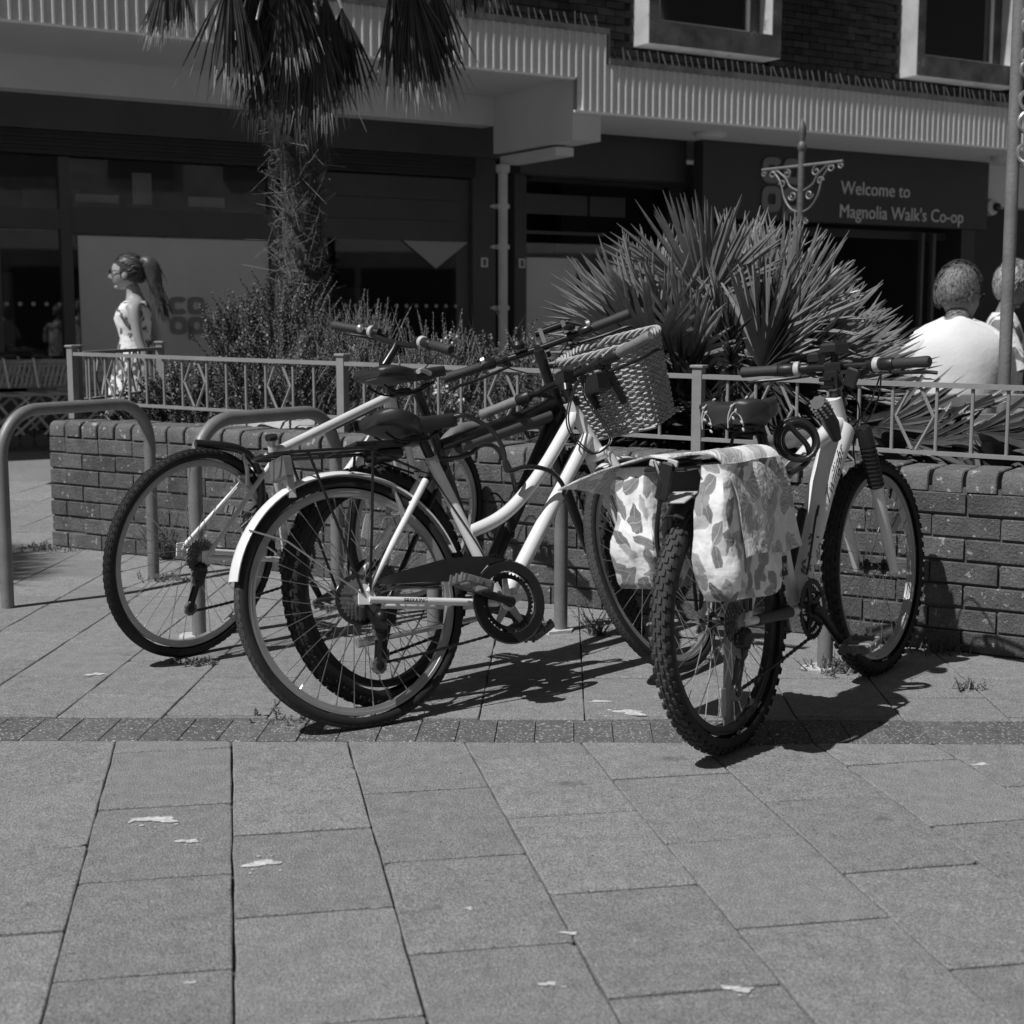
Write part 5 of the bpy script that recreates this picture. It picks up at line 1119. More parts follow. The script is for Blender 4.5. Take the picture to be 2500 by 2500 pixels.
# shrubs
def shoot(mb, base, d, L, nl, ll, lw, rg, mi=0):
    d = d.normalized(); u = d.orthogonal().normalized(); w_ = d.cross(u); p0 = Vector(base); bend = Vector((rg.gauss(0, .12), rg.gauss(0, .12), .10))
    mb.tube([p0, p0 + d * L * .5, p0 + (d + bend * .5) * L], [.0028, .002, .0012], 3, caps=False, mi=0)
    for i in range(nl):
        t = .15 + .85 * i / nl; p = p0 + (d + bend * .5 * t) * L * t; a = 2.4 * i + rg.random(); e = (u * cos(a) + w_ * sin(a)); q = (e + d * rg.uniform(.3, 1.1)).normalized(); s_ = q.cross(d).normalized(); l = ll * rg.uniform(.7, 1.2) * (1.1 - .5 * t)
        mb.add([p, p + q * l * .5 + s_ * lw, p + q * l, p + q * l * .5 - s_ * lw], [(0, 1, 2, 3)], mi)
def shrub(name, label, cat, c, rx_, ry_, h, n, seed, L=.16, nl=22, ll=.026, lw=.006, m=('wood', 'leafd'), spread=1., flowers=0, grp=None):
    rg = random.Random(seed); mb = MB(); th = thing(name, label, cat, c, group=grp)
    for i in range(n):
        a = rg.uniform(0, 2 * pi); t = rg.random() ** .5; hh = rg.random() ** .7; k_ = math.sqrt(max(.05, 1 - (hh * .92) ** 2.6))
        p = Vector((rx_ * t * cos(a) * k_, ry_ * t * sin(a) * k_, h * hh * .88)); p += Vector((rg.gauss(0, .02), rg.gauss(0, .02), rg.gauss(0, .02)))
        shoot(mb, p, Vector((cos(a) * t * .7 * spread + rg.gauss(0, .25), sin(a) * t * .7 * spread + rg.gauss(0, .25), .45 + hh * .7)), L * rg.uniform(.6, 1.3), nl, ll, lw, rg, 1)
    tag(obj('foliage', mb, [Mt[m[0]], Mt[m[1]]], th, flat=True), kind='stuff')
    st_ = MB()
    for i in range(14):
        a = rg.uniform(0, 2 * pi); e = Vector((cos(a) * rx_ * .75, sin(a) * ry_ * .75, h * rg.uniform(.5, .85))); st_.tube(smooth_path([(0, 0, -.03), e * .5 + Vector((0, 0, .04)), e], 4), [.007 - .0005 * j for j in range(9)], 5)
    tag(obj('branches', st_, Mt['wood'], th), kind='stuff')
    if flowers:
        fl_ = MB()
        for (fx_, fy_, fz_, fr_) in flowers:
            for i in range(46):
                q = Vector((rg.gauss(0, 1), rg.gauss(0, 1), rg.gauss(0, 1))).normalized() * fr_ * rg.uniform(.5, 1) + Vector((fx_, fy_, fz_)); nn = Vector((rg.gauss(0, 1), rg.gauss(0, 1) - .6, rg.gauss(0, 1))).normalized(); u = nn.orthogonal().normalized(); w_ = nn.cross(u); s_ = .0075
                fl_.add([q + u * s_, q + w_ * s_, q - u * s_, q - w_ * s_], [(0, 1, 2, 3)])
        tag(obj('flowers', fl_, Mt['flower'], th, flat=True), kind='stuff')
    return th
shrub('shrub', 'bushy small-leaved shrub hugging the foot of the tall palm trunk', 'shrub', (-1.21, 7.95, .52), .30, .26, .72, 330, 1)
shrub('shrub', 'upright small-leaved shrub between the ponytailed walker and palm trunk', 'shrub', (-1.45, 7.85, .52), .13, .2, .62, 150, 2)
shrub('shrub', 'low spreading dark shrub behind the left railing panel', 'shrub', (-1.58, 7.45, .50), .34, .22, .30, 260, 3, L=.12)
shrub('shrub', 'loose rosemary-like shrub with upright shoots behind the first bicycle handlebar', 'shrub', (-.78, 7.45, .50), .26, .25, .56, 230, 4, L=.22, nl=34, ll=.022, lw=.0028, m=('wood', 'leafl'), spread=.4)
shrub('shrub', 'pale shrub with small white flower heads right of the first handlebar', 'shrub', (-.36, 7.15, .50), .24, .22, .44, 200, 5, L=.20, nl=30, ll=.022, lw=.003, m=('wood', 'leafl'), spread=.4, flowers=((.06, -.02, .50, .045), (.0, .04, .44, .03), (.10, -.2, .22, .05), (.02, -.22, .28, .04), (-.42, .3, .46, .035)))
shrub('shrub', 'dark low shrub at the foot of the drainpipe side of planter', 'shrub', (.0, 7.5, .50), .30, .24, .44, 220, 6)
shrub('shrub', 'dense dark shrub filling the railing gap in front of the palm', 'shrub', (-1.12, 7.25, .50), .36, .20, .42, 280, 7)
shrub('shrub', 'tiny creeping shrub inside the left corner post of the railing', 'shrub', (-1.84, 7.55, .5), .26, .16, .10, 120, 12, L=.07)
shrub('shrub', 'straggly dark shrub behind the grips of black bicycle', 'shrub', (.12, 6.75, .48), .26, .2, .34, 170, 9)
gr = MB(); rg = random.Random(11)
for i in range(380):
    x = rg.uniform(-1.1, .35); y = 6.95 - .42 * (x + .2) + rg.uniform(.0, .9); h = rg.uniform(.12, .34) if i > 60 else rg.uniform(.45, .74); a = rg.uniform(0, 2 * pi)
    blade(gr, (x, y, .5), Vector((cos(a) * .25, sin(a) * .25, 1)), Vector((cos(a + 1.5), sin(a + 1.5), .1)), h, .006, rg.uniform(.2, 1.0), n=5, tip=0, w0=.8)
tag(obj('ornamental_grass', gr, [Mt['grass'], Mt['tipfan']], flat=True), kind='stuff')
tag(bpy.data.objects['ornamental_grass'], 'dry upright grass and seed heads growing along the planter behind the railing', 'grass')
# big leathery leaves along the right end of the planter
def big_leaf(rg, L, w):
    mb = MB(); n = 6; rings = []
    for i in range(n + 1):
        t = i / n; ww = w * math.sin(pi * (t * .92 + .06)) ** .7; z = .35 * L * t - .45 * L * t * t
        for s_ in (-1, -.5, 0, .5, 1): rings.append((s_ * ww, L * t, z + abs(s_) * ww * .35))
    fs = [(i * 5 + k2, i * 5 + k2 + 1, i * 5 + k2 + 6, i * 5 + k2 + 5) for i in range(n) for k2 in range(4)]
    return mb.add(rings, fs).mesh('leaf', Mt['berg'])
bl = [big_leaf(R_, .15, .05), big_leaf(R_, .12, .045), big_leaf(R_, .17, .045)]
for j, (s_, lab) in enumerate(((3.50, 'clump of leathery leaves against the coping under the decorated saddle'), (4.02, 'clump of leathery leaves on the coping behind the suspension fork'), (4.40, 'clump of leathery leaves beneath the right-hand railing diamond'), (4.78, 'clump of broad leathery leaves at the foot of the grey post'), (5.15, 'clump of leathery leaves at the far right edge of planter'))):
    P = WO + WD * s_ + WN * (.38 + .06 * (j % 2)); th = thing('leafy_plant', lab, 'plant', (P.x, P.y, .575), group='leathery plants along the planter')
    for i in range(15):
        a = 2 * pi * i / 15 * 1.6 + R_.random(); e = R_.uniform(.1, 1.1)
        link('leaf', bl[i % 3], th, mx=Matrix.Rotation(a, 4, 'Z') @ Matrix.Translation((0, .02, R_.uniform(0, .03))) @ Matrix.Rotation(e, 4, 'X') @ Matrix.Scale(R_.uniform(.7, 1.1), 4))
# weeds
def weed(label, x, y, z, n, h, r, seed):
    rg = random.Random(seed); mb = MB()
    for i in range(n):
        a = rg.uniform(0, 2 * pi); q = r * rg.random(); p = Vector((q * cos(a), q * .6 * sin(a), 0)); shoot(mb, p, Vector((rg.gauss(0, .6), rg.gauss(0, .6), 1)), h * rg.uniform(.4, 1.2), 7, .012, .0028, rg, 0)
    tag(obj('weed', mb, [Mt['weed']], None, (x, y, z), flat=True), label, 'weed', kind='stuff')
for a_ in (('small weed tuft at the foot of the second stand leg seen through the left wheel', -1.47, 6.2, 0, 50, .03, .14), ('thin weed growing from the paving joint right of the middle stand', .30, 5.10, 0, 26, .13, .03), ('low dry weed tuft at the foot of the rightmost cycle stand', 1.04, 4.56, 0, 80, .06, .12), ('weeds along the wall foot beside the front mountain wheel', 1.42, 4.83, 0, 50, .05, .12), ('weed sprout in the paving crack right of the shadows', 1.36, 4.33, 0, 24, .035, .05), ('weed climbing the brick wall behind the left wheel', -1.62, 6.72, .05, 60, .16, .06), ('weedy strip along the wall foot at left end', -2.25, 7.05, 0, 60, .03, .20), ('weeds in the joint beside the left sett band', -.55, 4.02, 0, 40, .025, .2), ('weeds in the joint in front of the leftmost wheel', -1.02, 4.66, 0, 40, .022, .08)):
    weed(*a_, seed=int(abs(a_[1] * 1000) + a_[2] * 77) % 997)

# ------------------------------------------------------------------ posts
LP = thing('lamp_post', 'tall grey painted post with iron scroll brackets at the right edge', 'post', (2.15, 6.5, .5))
obj('post', MB().tube([(0, 0, 0), (-.004, 0, 2), (-.006, 0, 4.5)], .0275, 18), Mt['pole'], LP)
scr = MB()
def spiral(c, r, a0_, turns, n=22, flip=1, shrink=.75): return [Vector(c) + Vector((flip * r * (1 - shrink * i / n) * cos(a0_ + 2 * pi * turns * i / n), 0, r * (1 - shrink * i / n) * sin(a0_ + 2 * pi * turns * i / n))) for i in range(n + 1)]
for z in (1.42, 1.64, 1.82, 1.99):
    scr.tube(spiral((.052, -.03, z), .055, pi / 2, 1.15), .0085, 6); scr.tube(spiral((.046, -.03, z - .115), .05, -pi / 2, 1.05, flip=-1), .0085, 6)
scr.tube([(.035, -.03, 1.25), (.07, -.03, 1.45), (.06, -.03, 1.75), (.10, -.03, 2.1)], .008, 6)
obj('scroll_bracket', scr, Mt['alu'], LP)
SP = thing('sign_post', 'slim ornate iron post with scrolled cross bracket in front of the shop sign', 'post', (2.10, 11.0, 0))
obj('post', MB().tube([(0, 0, 0), (0, 0, 2.36)], .024, 12).lathe([(.024, 2.30), (.034, 2.32), (.034, 2.35), (.02, 2.37), (.03, 2.43), (.026, 2.48), (.004, 2.535)], 14).lathe([(.036, 1.80), (.036, 1.84)], 14), Mt['lead'], SP)
br = MB(); Rb = Matrix.Rotation(-.95, 4, 'Z') @ Matrix.Diagonal((1.10, 1, 1, 1)); br_t = [Vector((-.36, 0, 2.20)), Vector((.36, 0, 2.20))]; br.tube([Rb @ p for p in br_t], .011, 8)
for f in (-1, 1):
    for pth in (spiral((f * .345, 0, 2.172), .026, pi / 2, 1.2, flip=f), spiral((f * .265, 0, 2.165), .034, pi / 2, 1.2, flip=f), spiral((f * .13, 0, 2.15), .036, pi / 2, 1.2, flip=f), spiral((f * .075, 0, 1.99), .036, pi, 1.25, flip=-f), smooth_path([(f * .27, 0, 2.195), (f * .19, 0, 2.10), (f * .15, 0, 1.98), (f * .09, 0, 1.90), (f * .02, 0, 1.87)], 5), smooth_path([(f * .23, 0, 2.19), (f * .14, 0, 2.12), (f * .10, 0, 2.06), (f * .02, 0, 2.02)], 5), spiral((f * .17, 0, 2.08), .03, 0, 1.2, flip=f), spiral((f * .055, 0, 1.80), .022, pi / 2, 1.1, flip=f)): br.tube([Rb @ Vector(p) for p in pth], .0068, 5)
obj('scroll_bracket', br, Mt['steel'], SP)

# ------------------------------------------------------------------ nested shopping trolleys
ta = rad(31.7)
def trolley():
    th = thing('shopping_trolley', 'wire shopping trolley nested in the row behind the left railing', 'trolley', group='nested shopping trolleys')
    w = MB()
    for s_ in (-.26, .26):
        w.tube(smooth_path([(-.30, s_, .50), (-.05, s_, .455), (.20, s_, .455), (.30, s_, .43), (.38, s_, .33), (.56, s_, .09)], 5), .014, 8); w.tube([(.36, s_, .44), (.10, s_, .22), (-.05, s_, .09)], .014, 8); w.tube([(-.30, s_, .50), (-.34, s_, .78)], .012, 8)
    w.tube([(-.3, -.26, .5), (-.3, .26, .5)], .012, 6); obj('frame', w, Mt['trolley'], th)
    b = MB()
    for z, x0, x1 in ((.52, -.24, .40), (.62, -.27, .46), (.70, -.30, .50), (.735, -.32, .52)):
        for s_ in (-.25, .25): b.tube([(x0, s_, z), (x1, s_ * .8, z)], .006 if z < .73 else .010, 5)
        b.tube([(x1, -.2, z), (x1, .2, z)], .006, 5)
    for i in range(17):
        x = -.26 + .043 * i
        for s_ in (-.25, .25): b.tube([(x, s_ * (1 - .2 * max(0, i / 17)), .52), (x + .06, s_ * (1 - .2 * i / 17), .735)], .0032, 4)
    for i in range(8): b.tube([(.40, -.19 + .054 * i, .52), (.52, -.19 + .054 * i, .735)], .0035, 4)
    obj('basket', b, Mt['trolley'], th); obj('basket_rail', MB().box((.08, -.268, .50), (.50, .018, .03), ch=.004), Mt['rail'], th)
    obj('handle', MB().tube([(-.34, -.28, .80), (-.34, .28, .80)], .018, 10).box((-.30, -.27, .79), (.10, .05, .045), ch=.008).box((-.30, .27, .79), (.10, .05, .045), ch=.008), Mt['blackp'], th)
    for x in (-.05, .56):
        for s_ in (-.26, .26): obj('wheel', MB().lathe([(.012, -.014), (.058, -.014), (.062, -.008), (.062, .008), (.058, .014), (.012, .014)], 20, Matrix.Translation((x, s_, .062)) @ Matrix.Rotation(pi / 2, 4, 'X')), Mt['shopgrey'], th)
    return th
t0_ = trolley(); base = Vector((-4.75, 12.55, 0))
for i in range(5):
    o = t0_ if i == 0 else copy_tree(t0_); o['label'] = ('hindmost wire shopping trolley of the nested row, at the left edge', 'second wire shopping trolley of the nested row from the left edge', 'middle wire shopping trolley of the nested row behind the left cycle stand', 'second last wire shopping trolley of the nested row beside the railing corner post', 'foremost wire shopping trolley of the nested row, behind the railing corner post')[i]; o.location = base + Vector((cos(ta), sin(ta), 0)) * .245 * (i); o.rotation_euler = (0, 0, ta)

# ------------------------------------------------------------------ people and bench
def skin_mesh(V, E, sub=2):
    """V: name -> (point, radius); E: pairs of names; the first vertex is the root"""
    me = bpy.data.meshes.new('body'); names = list(V); me.from_pydata([V[n][0] for n in names], [(names.index(a), names.index(b)) for a, b in E], [])
    o = bpy.data.objects.new('body', me); sc.collection.objects.link(o); o.modifiers.new('Skin', 'SKIN'); sm = o.modifiers.new('Sub', 'SUBSURF'); sm.levels = sub; sm.render_levels = sub
    if not me.skin_vertices: return None
    for i, n in enumerate(names):
        r = V[n][1]; me.skin_vertices[0].data[i].radius = (r, r) if not isinstance(r, tuple) else r
    me.skin_vertices[0].data[0].use_root = True
    r = bpy.data.meshes.new_from_object(o.evaluated_get(bpy.context.evaluated_depsgraph_get())); bpy.data.objects.remove(o); return r
def head(mb, c, yaw, pitch=0., s=1., mi=0):
    """head looking along local +y turned by yaw; c is the centre of the skull"""
    R3 = Matrix.Rotation(yaw, 3, 'Z') @ Matrix.Rotation(pitch, 3, 'X')
    def fn(p):
        q = p.copy(); d = max(0, -q.z)
        q.x *= 1 - .42 * d ** 1.6 - .06 * max(0, q.y) ; q.y = q.y * (1 - .30 * d * (1 if q.y < 0 else .25)) + .16 * d * (1 if q.y > 0 else .9)
        if q.y > .5 and -.15 < q.z < .25: q.y -= .05 * (1 - abs(q.x) * 1.5)
        return q
    mb.sphere(c, (.074 * s, .096 * s, .122 * s), 24, 18, R3, mi, fn)
    L = lambda x, y, z: Vector(c) + R3 @ Vector((x * s, y * s, z * s))
    mb.loft([[L(-.008, .088, .012), L(.008, .088, .012), L(.006, .094, .012), L(-.006, .094, .012)], [L(-.013, .088, -.03), L(.013, .088, -.03), L(.008, .116, -.026), L(-.008, .116, -.026)], [L(-.012, .088, -.04), L(.012, .088, -.04), L(.008, .104, -.038), L(-.008, .104, -.038)]], mi=mi)
    mb.sphere(L(0, .080, -.068), (.022 * s, .007 * s, .006 * s), 10, 6, R3, mi); mb.sphere(L(0, .077, -.077), (.018 * s, .008 * s, .006 * s), 10, 6, R3, mi); mb.sphere(L(0, .064, -.100), (.024 * s, .018 * s, .016 * s), 10, 6, R3, mi)
    for x in (-1, 1):
        mb.sphere(L(x * .076, -.004, -.014), (.010 * s, .020 * s, .034 * s), 10, 8, R3 @ Matrix.Rotation(.25, 3, 'X'), mi); mb.sphere(L(x * .030, .086, .008), (.014 * s, .010 * s, .009 * s), 8, 6, R3, mi)
    return L, R3
def hand_nodes(V, E, w, d, pre, curl=.3):
    """a relaxed hand: palm and five bent fingers from wrist w along d"""
    d = d.normalized(); s_ = Vector((0, 1, 0)).cross(d).normalized() if abs(d.y) < .9 else Vector((1, 0, 0)); f = d.cross(s_)
    V[pre + 'palm'] = (tuple(w + d * .075), (.030, .015)); E.append((pre + 'wrist', pre + 'palm'))
    for i, (o, l) in enumerate(((-.027, .070), (-.009, .080), (.009, .076), (.026, .060))):
        a = w + d * .088 + s_ * o; b = a + d * l * .5 + f * .01; c = b + (d + f * curl).normalized() * l * .5
        for nm, p, r in (('a', a, .009), ('b', b, .008), ('c', c, .006)): V[f'{pre}{i}{nm}'] = (tuple(p), r)
        E += [(pre + 'palm', f'{pre}{i}a'), (f'{pre}{i}a', f'{pre}{i}b'), (f'{pre}{i}b', f'{pre}{i}c')]
    a = w + d * .035 + s_ * -.030; b = a + d * .035 + s_ * -.014
    V[pre + 'ta'] = (tuple(a), .010); V[pre + 'tb'] = (tuple(b), .008); E += [(pre + 'palm', pre + 'ta'), (pre + 'ta', pre + 'tb')]
def merge(me, mb, mats, name):
    m2 = MB(); m2.add([v.co for v in me.vertices], [tuple(p.vertices) for p in me.polygons]); m2.add(mb.v, mb.f); bpy.data.meshes.remove(me); return m2.mesh(name, mats, 70)
def figure(label, loc, yaw, V, E, hc, hyaw, skin, hpitch=0., hs=1.):
    me = skin_mesh(V, E); hb = MB(); L, R3 = head(hb, hc, hyaw, hpitch, hs)
    o = link('person', merge(me, hb, Mt[skin], 'person'), None, loc); o.rotation_euler = (0, 0, yaw); tag(o, label, 'person'); return o, L, R3
def shades(o, L, R3):
    g_ = MB()
    for x in (-1, 1): g_.sphere(L(x * .031, .094, .010), (.026, .006, .019), 14, 6, R3); g_.tube([L(x * .058, .086, .014), L(x * .074, .04, .012), L(x * .077, -.01, .004)], .003, 6)
    g_.tube([L(-.012, .104, .014), L(.012, .104, .014)], .003, 6); obj('sunglasses', g_, Mt['glass_s'], o)
def hair_cap(o, L, R3, m, s=1.0, low=-.35, strands=0, sl_=.03, fy=.34, fz=.66, to=(0, -.6, -.8), lift=.10):
    """a cap of hair and flat-lying locks; the face (beyond fy, below fz) stays free; to is where the hair is combed"""
    def free(p): return (p.y > fy and p.z < fz - .25 * abs(p.x)) or p.z < low + .30 * p.y
    def fn(p): return p * (.80 if free(p) else 1.)
    h = MB().sphere(L(0, -.010, .016), (.081 * s, .097 * s, .119 * s), 32, 26, R3, 0, fn); rg = random.Random(3); to = Vector(to)
    for i in range(strands):
        a = rg.uniform(0, 2 * pi); z_ = rg.uniform(-.75, 1); c_ = math.sqrt(1 - z_ * z_); p = Vector((cos(a) * c_, sin(a) * c_, z_))
        if free(p): continue
        b0 = L(p.x * .0808 * s, -.010 + p.y * .0968 * s, .016 + p.z * .1188 * s); t = to - p * p.dot(to) * .9; t = t.normalized() + Vector((rg.gauss(0, .22), rg.gauss(0, .22), rg.gauss(0, .22))); t = t - p * p.dot(t) + p * rg.uniform(0, 2 * lift)
        blade(h, b0, R3 @ t, R3 @ p, sl_ * rg.uniform(.6, 1.3), sl_ * .16, 0, n=3, tip=0, w0=.9)
    return obj('hair', h, Mt[m], o, sharp=70)
# woman walking left behind the railings (her own +y faces where she walks)
V = {'pelvis': ((0, 0, .82), (.125, .095)), 'waist': ((0, .0, .97), (.105, .08)), 'chest': ((0, .01, 1.12), (.125, .09)), 'neckb': ((0, -.01, 1.235), (.055, .05)), 'neck': ((0, .005, 1.30), (.043, .043)), 'skull': ((0, .02, 1.36), (.045, .045))}
E = [('pelvis', 'waist'), ('waist', 'chest'), ('chest', 'neckb'), ('neckb', 'neck'), ('neck', 'skull')]
for p, x, kx in (('l', 1, .05), ('r', -1, -.06)):
    V |= {p + 'sh': ((x * .145, -.025, 1.195), .040), p + 'el': ((x * .165, -.075 - kx * .3, .955), .030), p + 'wrist': ((x * .17, -.06 + kx, .745), .021), p + 'hip': ((x * .07, 0, .76), .085), p + 'kn': ((x * .075, .06 + kx * 2.2, .43), .055), p + 'an': ((x * .07, -.02 + kx * 4, .08), .035), p + 'toe': ((x * .075, .12 + kx * 4, .03), .03)}
    E += [('chest', p + 'sh'), (p + 'sh', p + 'el'), (p + 'el', p + 'wrist'), ('pelvis', p + 'hip'), (p + 'hip', p + 'kn'), (p + 'kn', p + 'an'), (p + 'an', p + 'toe')]
    hand_nodes(V, E, Vector(V[p + 'wrist'][0]), Vector((0, .12, -1)), p)
wo_man, L, R3 = figure('woman with a long ponytail and sunglasses in patterned sleeveless dress walking left', (-2.72, 10.8, 0), pi / 2, V, E, Vector((0, .035, 1.425)), 0, 'skin')
shades(wo_man, L, R3); hair_cap(wo_man, L, R3, 'hairb', s=1.03, low=-.62, strands=500, sl_=.04, fy=.44, fz=.52, to=(0, -1, .35), lift=.05)
pt_l = MB().tube(smooth_path([L(0, -.070, .060), L(0, -.112, .082), L(0, -.142, .03), L(0, -.160, -.07), L(.0, -.182, -.17), L(.0, -.205, -.26)], 5), [.028, .030, .032, .036, .040, .044, .048, .05, .052, .052, .052, .051, .050, .048, .046, .043, .040, .036, .032, .028, .023, .018, .013, .008, .004, .003][:26], 14)
rg = random.Random(4); PL = smooth_path([L(0, -.070, .060), L(0, -.112, .082), L(0, -.142, .03), L(0, -.160, -.07), L(.0, -.182, -.17), L(.0, -.205, -.26)], 5)
for i in range(420):
    k3 = rg.randrange(6, 24); q = PL[k3] + Vector((rg.gauss(0, .016), rg.gauss(0, .015), rg.gauss(0, .008))); blade(pt_l, q, (PL[min(25, k3 + 2)] - PL[k3]) + Vector((rg.gauss(0, .004), rg.gauss(0, .004), -.006)), Vector((1, .3, 0)), rg.uniform(.08, .16), .005, .1, n=2, tip=0, w0=.9)
obj('ponytail', pt_l, Mt['hairb'], wo_man)
wo_man.scale = (1.22, 1.22, 1.0); dr = MB(); rings = []
for z, rx_, ry_, oy in ((1.225, .10, .062, -.008), (1.205, .150, .078, -.004), (1.16, .142, .098, .004), (1.10, .138, .108, .014), (1.03, .124, .096, .008), (.96, .116, .088, .0), (.88, .138, .108, 0), (.78, .158, .128, 0), (.66, .170, .145, .01), (.52, .185, .165, .02), (.45, .19, .175, .025)):
    rings.append([(rx_ * cos(a) * (1 + .025 * sin(7 * a) * (z < .8)), oy + ry_ * sin(a) * (1 + .03 * sin(6 * a) * (z < .8)), z) for a in [2 * pi * i / 32 for i in range(32)]])
obj('dress', dr.loft(rings[::-1]), Mt['dress'], wo_man, sharp=80)
# man on the bench with his back to the street
V = {'pelvis': ((0, 0, .50), (.16, .12)), 'waist': ((0, -.02, .66), (.15, .11)), 'chest': ((0, -.03, .88), (.17, .12)), 'neckb': ((0, .0, 1.05), (.075, .065)), 'neck': ((0, .02, 1.12), (.060, .060)), 'skull': ((0, .04, 1.18), (.06, .06))}
E = [('pelvis', 'waist'), ('waist', 'chest'), ('chest', 'neckb'), ('neckb', 'neck'), ('neck', 'skull')]
for p, x in (('l', 1), ('r', -1)):
    V |= {p + 'sh': ((x * .195, -.01, .985), .065), p + 'el': ((x * .235, .07, .72), .05), p + 'wrist': ((x * .12, .27, .62), .034), p + 'hip': ((x * .10, .05, .50), .095), p + 'kn': ((x * .13, .46, .50), .07), p + 'an': ((x * .13, .48, .09), .045), p + 'toe': ((x * .14, .64, .04), .04)}
    E += [('chest', p + 'sh'), (p + 'sh', p + 'el'), (p + 'el', p + 'wrist'), ('pelvis', p + 'hip'), (p + 'hip', p + 'kn'), (p + 'kn', p + 'an'), (p + 'an', p + 'toe')]
    hand_nodes(V, E, Vector(V[p + 'wrist'][0]), Vector((-x * .5, .8, -.3)), p)
man, L, R3 = figure('man with short grey hair, sunglasses and plain white T-shirt seated with his back to us', (2.235, 7.5, 0), -.12, V, E, Vector((.012, .050, 1.215)), -.95, 'skint', -.12, 1.17)
shades(man, L, R3); hair_cap(man, L, R3, 'hairg', s=1.165, low=-.30, strands=2600, sl_=.016, fy=.42, fz=.60, lift=.06)
te = MB(); rings = []
for z, rx_, ry_, oy in ((1.10, .075, .072, .0), (1.085, .105, .084, -.004), (1.06, .165, .096, -.01), (1.03, .215, .108, -.016), (.98, .236, .124, -.024), (.92, .236, .137, -.028), (.84, .222, .142, -.03), (.74, .215, .140, -.025), (.64, .215, .142, -.015), (.54, .22, .15, 0), (.47, .22, .155, .01)):
    rings.append([(rx_ * cos(a), oy + ry_ * sin(a) * (1 - .14 * (sin(a) < 0) * abs(cos(a)) ** 2) + .006 * sin(5 * a + 14 * z), z + .012 * sin(3 * a)) for a in [2 * pi * i / 40 for i in range(40)]])
te.loft(rings[::-1])
for x in (-1, 1): te.tube(smooth_path([(x * .13, -.02, .985), (x * .185, -.012, .955), (x * .222, .02, .87), (x * .235, .05, .76)], 4), [.068, .070, .073, .075, .075, .075, .075, .074, .074, .074, .075, .076, .078], 18)
obj('tshirt', te, Mt['tee'], man, sharp=80)
tr_ = MB()
for x in (-1, 1): tr_.tube(smooth_path([(x * .08, -.02, .50), (x * .11, .22, .515), (x * .13, .44, .51), (x * .135, .50, .42), (x * .132, .49, .12)], 4), [.13] * 5 + [.11] * 5 + [.095] * 7, 14)
obj('trousers', tr_, Mt['trouser'], man)
# fair-haired woman beyond him
V = {'pelvis': ((0, 0, .50), (.14, .11)), 'waist': ((0, 0, .68), (.12, .09)), 'chest': ((0, .0, .90), (.14, .10)), 'neckb': ((0, .0, 1.05), (.06, .05)), 'neck': ((0, .02, 1.12), (.046, .046)), 'skull': ((0, .04, 1.17), (.05, .05))}
E = [('pelvis', 'waist'), ('waist', 'chest'), ('chest', 'neckb'), ('neckb', 'neck'), ('neck', 'skull')]
for p, x in (('l', 1), ('r', -1)):
    V |= {p + 'sh': ((x * .165, 0, 1.0), .05), p + 'el': ((x * .20, .10, .76), .04), p + 'wrist': ((x * .10, .28, .82), .027), p + 'hip': ((x * .09, .04, .50), .085), p + 'kn': ((x * .11, .44, .50), .062), p + 'an': ((x * .11, .46, .08), .04), p + 'toe': ((x * .12, .60, .04), .035)}
    E += [('chest', p + 'sh'), (p + 'sh', p + 'el'), (p + 'el', p + 'wrist'), ('pelvis', p + 'hip'), (p + 'hip', p + 'kn'), (p + 'kn', p + 'an'), (p + 'an', p + 'toe')]
    hand_nodes(V, E, Vector(V[p + 'wrist'][0]), Vector((-x * .4, .7, .2)), p)
V2, E2 = {k_: v for k_, v in V.items()}, list(E)
w2, L, R3 = figure('fair-haired woman in loose printed blouse partly hidden by the grey post', (2.82, 8.6, .06), -1.9, V, E, Vector((0, .05, 1.23)), -.2, 'skint', -.35)
hair_cap(w2, L, R3, 'hairl', s=1.10, low=-.85, strands=1800, sl_=.034, fy=.44, fz=.52, to=(0, -.3, -1), lift=.05); shades(w2, L, R3)
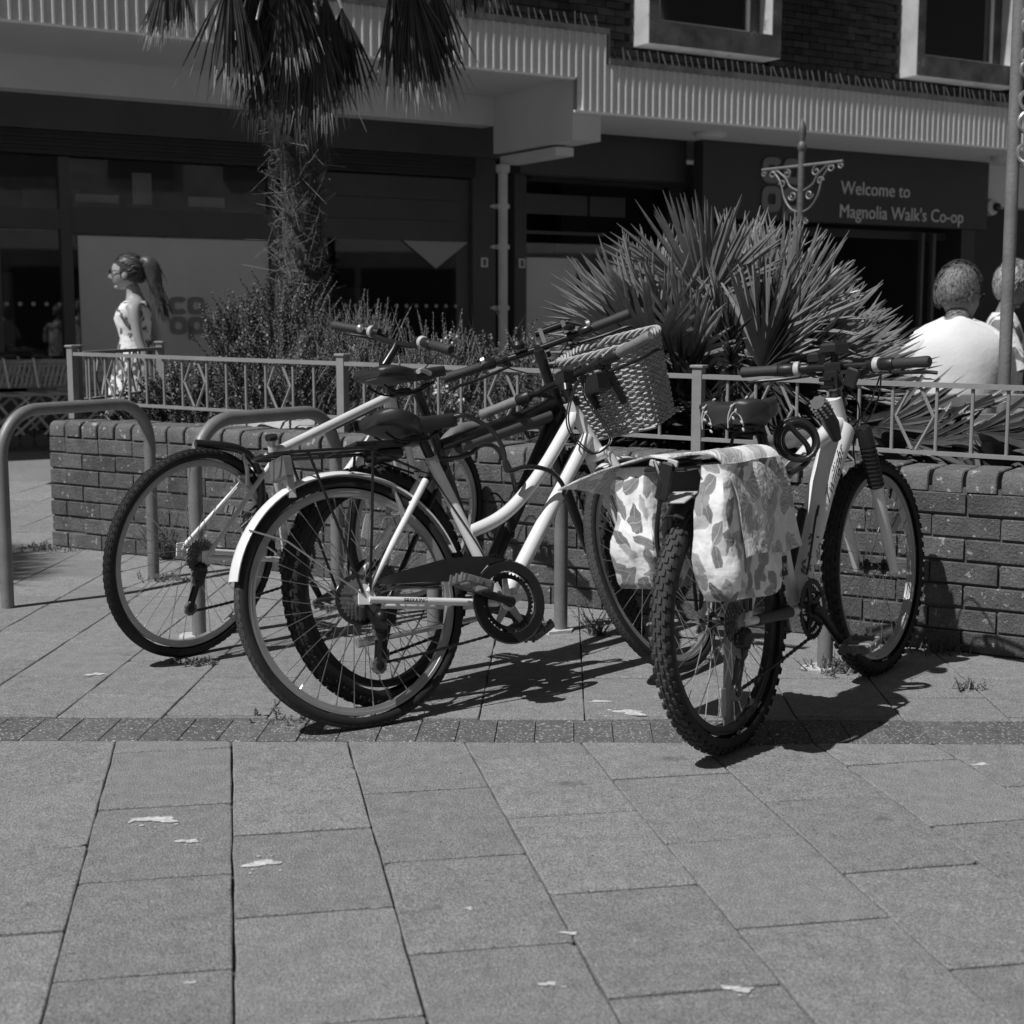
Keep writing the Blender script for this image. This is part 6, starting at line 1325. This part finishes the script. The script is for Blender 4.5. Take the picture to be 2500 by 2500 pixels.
def blouse(o):
    rings = []; te = MB()
    for z, rx_, ry_, oy in ((1.075, .075, .062, 0), (1.05, .125, .078, 0), (1.01, .175, .095, 0), (.93, .182, .118, .005), (.80, .172, .12, .005), (.66, .175, .125, 0), (.50, .19, .14, 0)): rings.append([(rx_ * cos(a), oy + ry_ * sin(a) + .006 * sin(5 * a + 14 * z), z) for a in [2 * pi * i / 32 for i in range(32)]])
    te.loft(rings[::-1])
    for x in (-1, 1): te.tube(smooth_path([(x * .13, 0, 1.0), (x * .18, .01, .96), (x * .205, .06, .85), (x * .21, .10, .75)], 4), .066, 14)
    obj('blouse', te, Mt['blouse'], o, sharp=80)
blouse(w2)
w3, L, R3 = figure('person in pale printed top at the right edge behind the grey post', (3.02, 7.95, -.02), -2.2, V2, E2, Vector((0, .05, 1.23)), .5, 'skint', -.1)
hair_cap(w3, L, R3, 'hairl', s=1.08, low=-.85, strands=1800, sl_=.034, fy=.44, fz=.52, to=(0, -.3, -1), lift=.05); shades(w3, L, R3); blouse(w3)
BE = thing('bench', 'timber slatted bench with the white T-shirt man sitting on it', 'bench', (2.1, 7.33, 0), -.12)
for i in range(3): obj('back_slat', MB().box((.0, -.03 + .012 * i, .70 - .095 * i), (1.0, .028, .07), ch=.006), Mt['wood'], BE)
for i in range(4): obj('seat_slat', MB().box((0, .07 + .10 * i, .40), (1.0, .085, .03), ch=.006), Mt['wood'], BE)
for x in (-.44, .44): obj('leg', MB().box((x, -.01, .37), (.05, .05, .74), ch=.006).box((x, .38, .19), (.05, .05, .38), ch=.006).box((x, .19, .365), (.045, .36, .04)), Mt['darkmetal'], BE)

OB = thing('opposite_building', 'plain pale two storey shops across the street, mirrored in the shop windows', 'building', (15, -9, 0), rad(52.2))
obj('wall', MB().box((0, .2, 4.2), (70, .4, 8.4)), Mt['concrete'], OB)
obj('canopy', MB().box((0, .9, 3.3), (70, 1.0, .45)), Mt['fascia'], OB)
wbm = MB().box((0, 0, 0), (1.9, .06, 1.5)).mesh('window', Mt['shopgrey']); sbm = MB().box((0, 0, 0), (3.2, .06, 2.4)).mesh('shop_window', Mt['shopblk'])
for i in range(20):
    link('window', wbm, OB, (-33 + 3.3 * i, .43, 5.9)); link('shop_window', sbm, OB, (-33 + 3.4 * i, .43, 1.4))
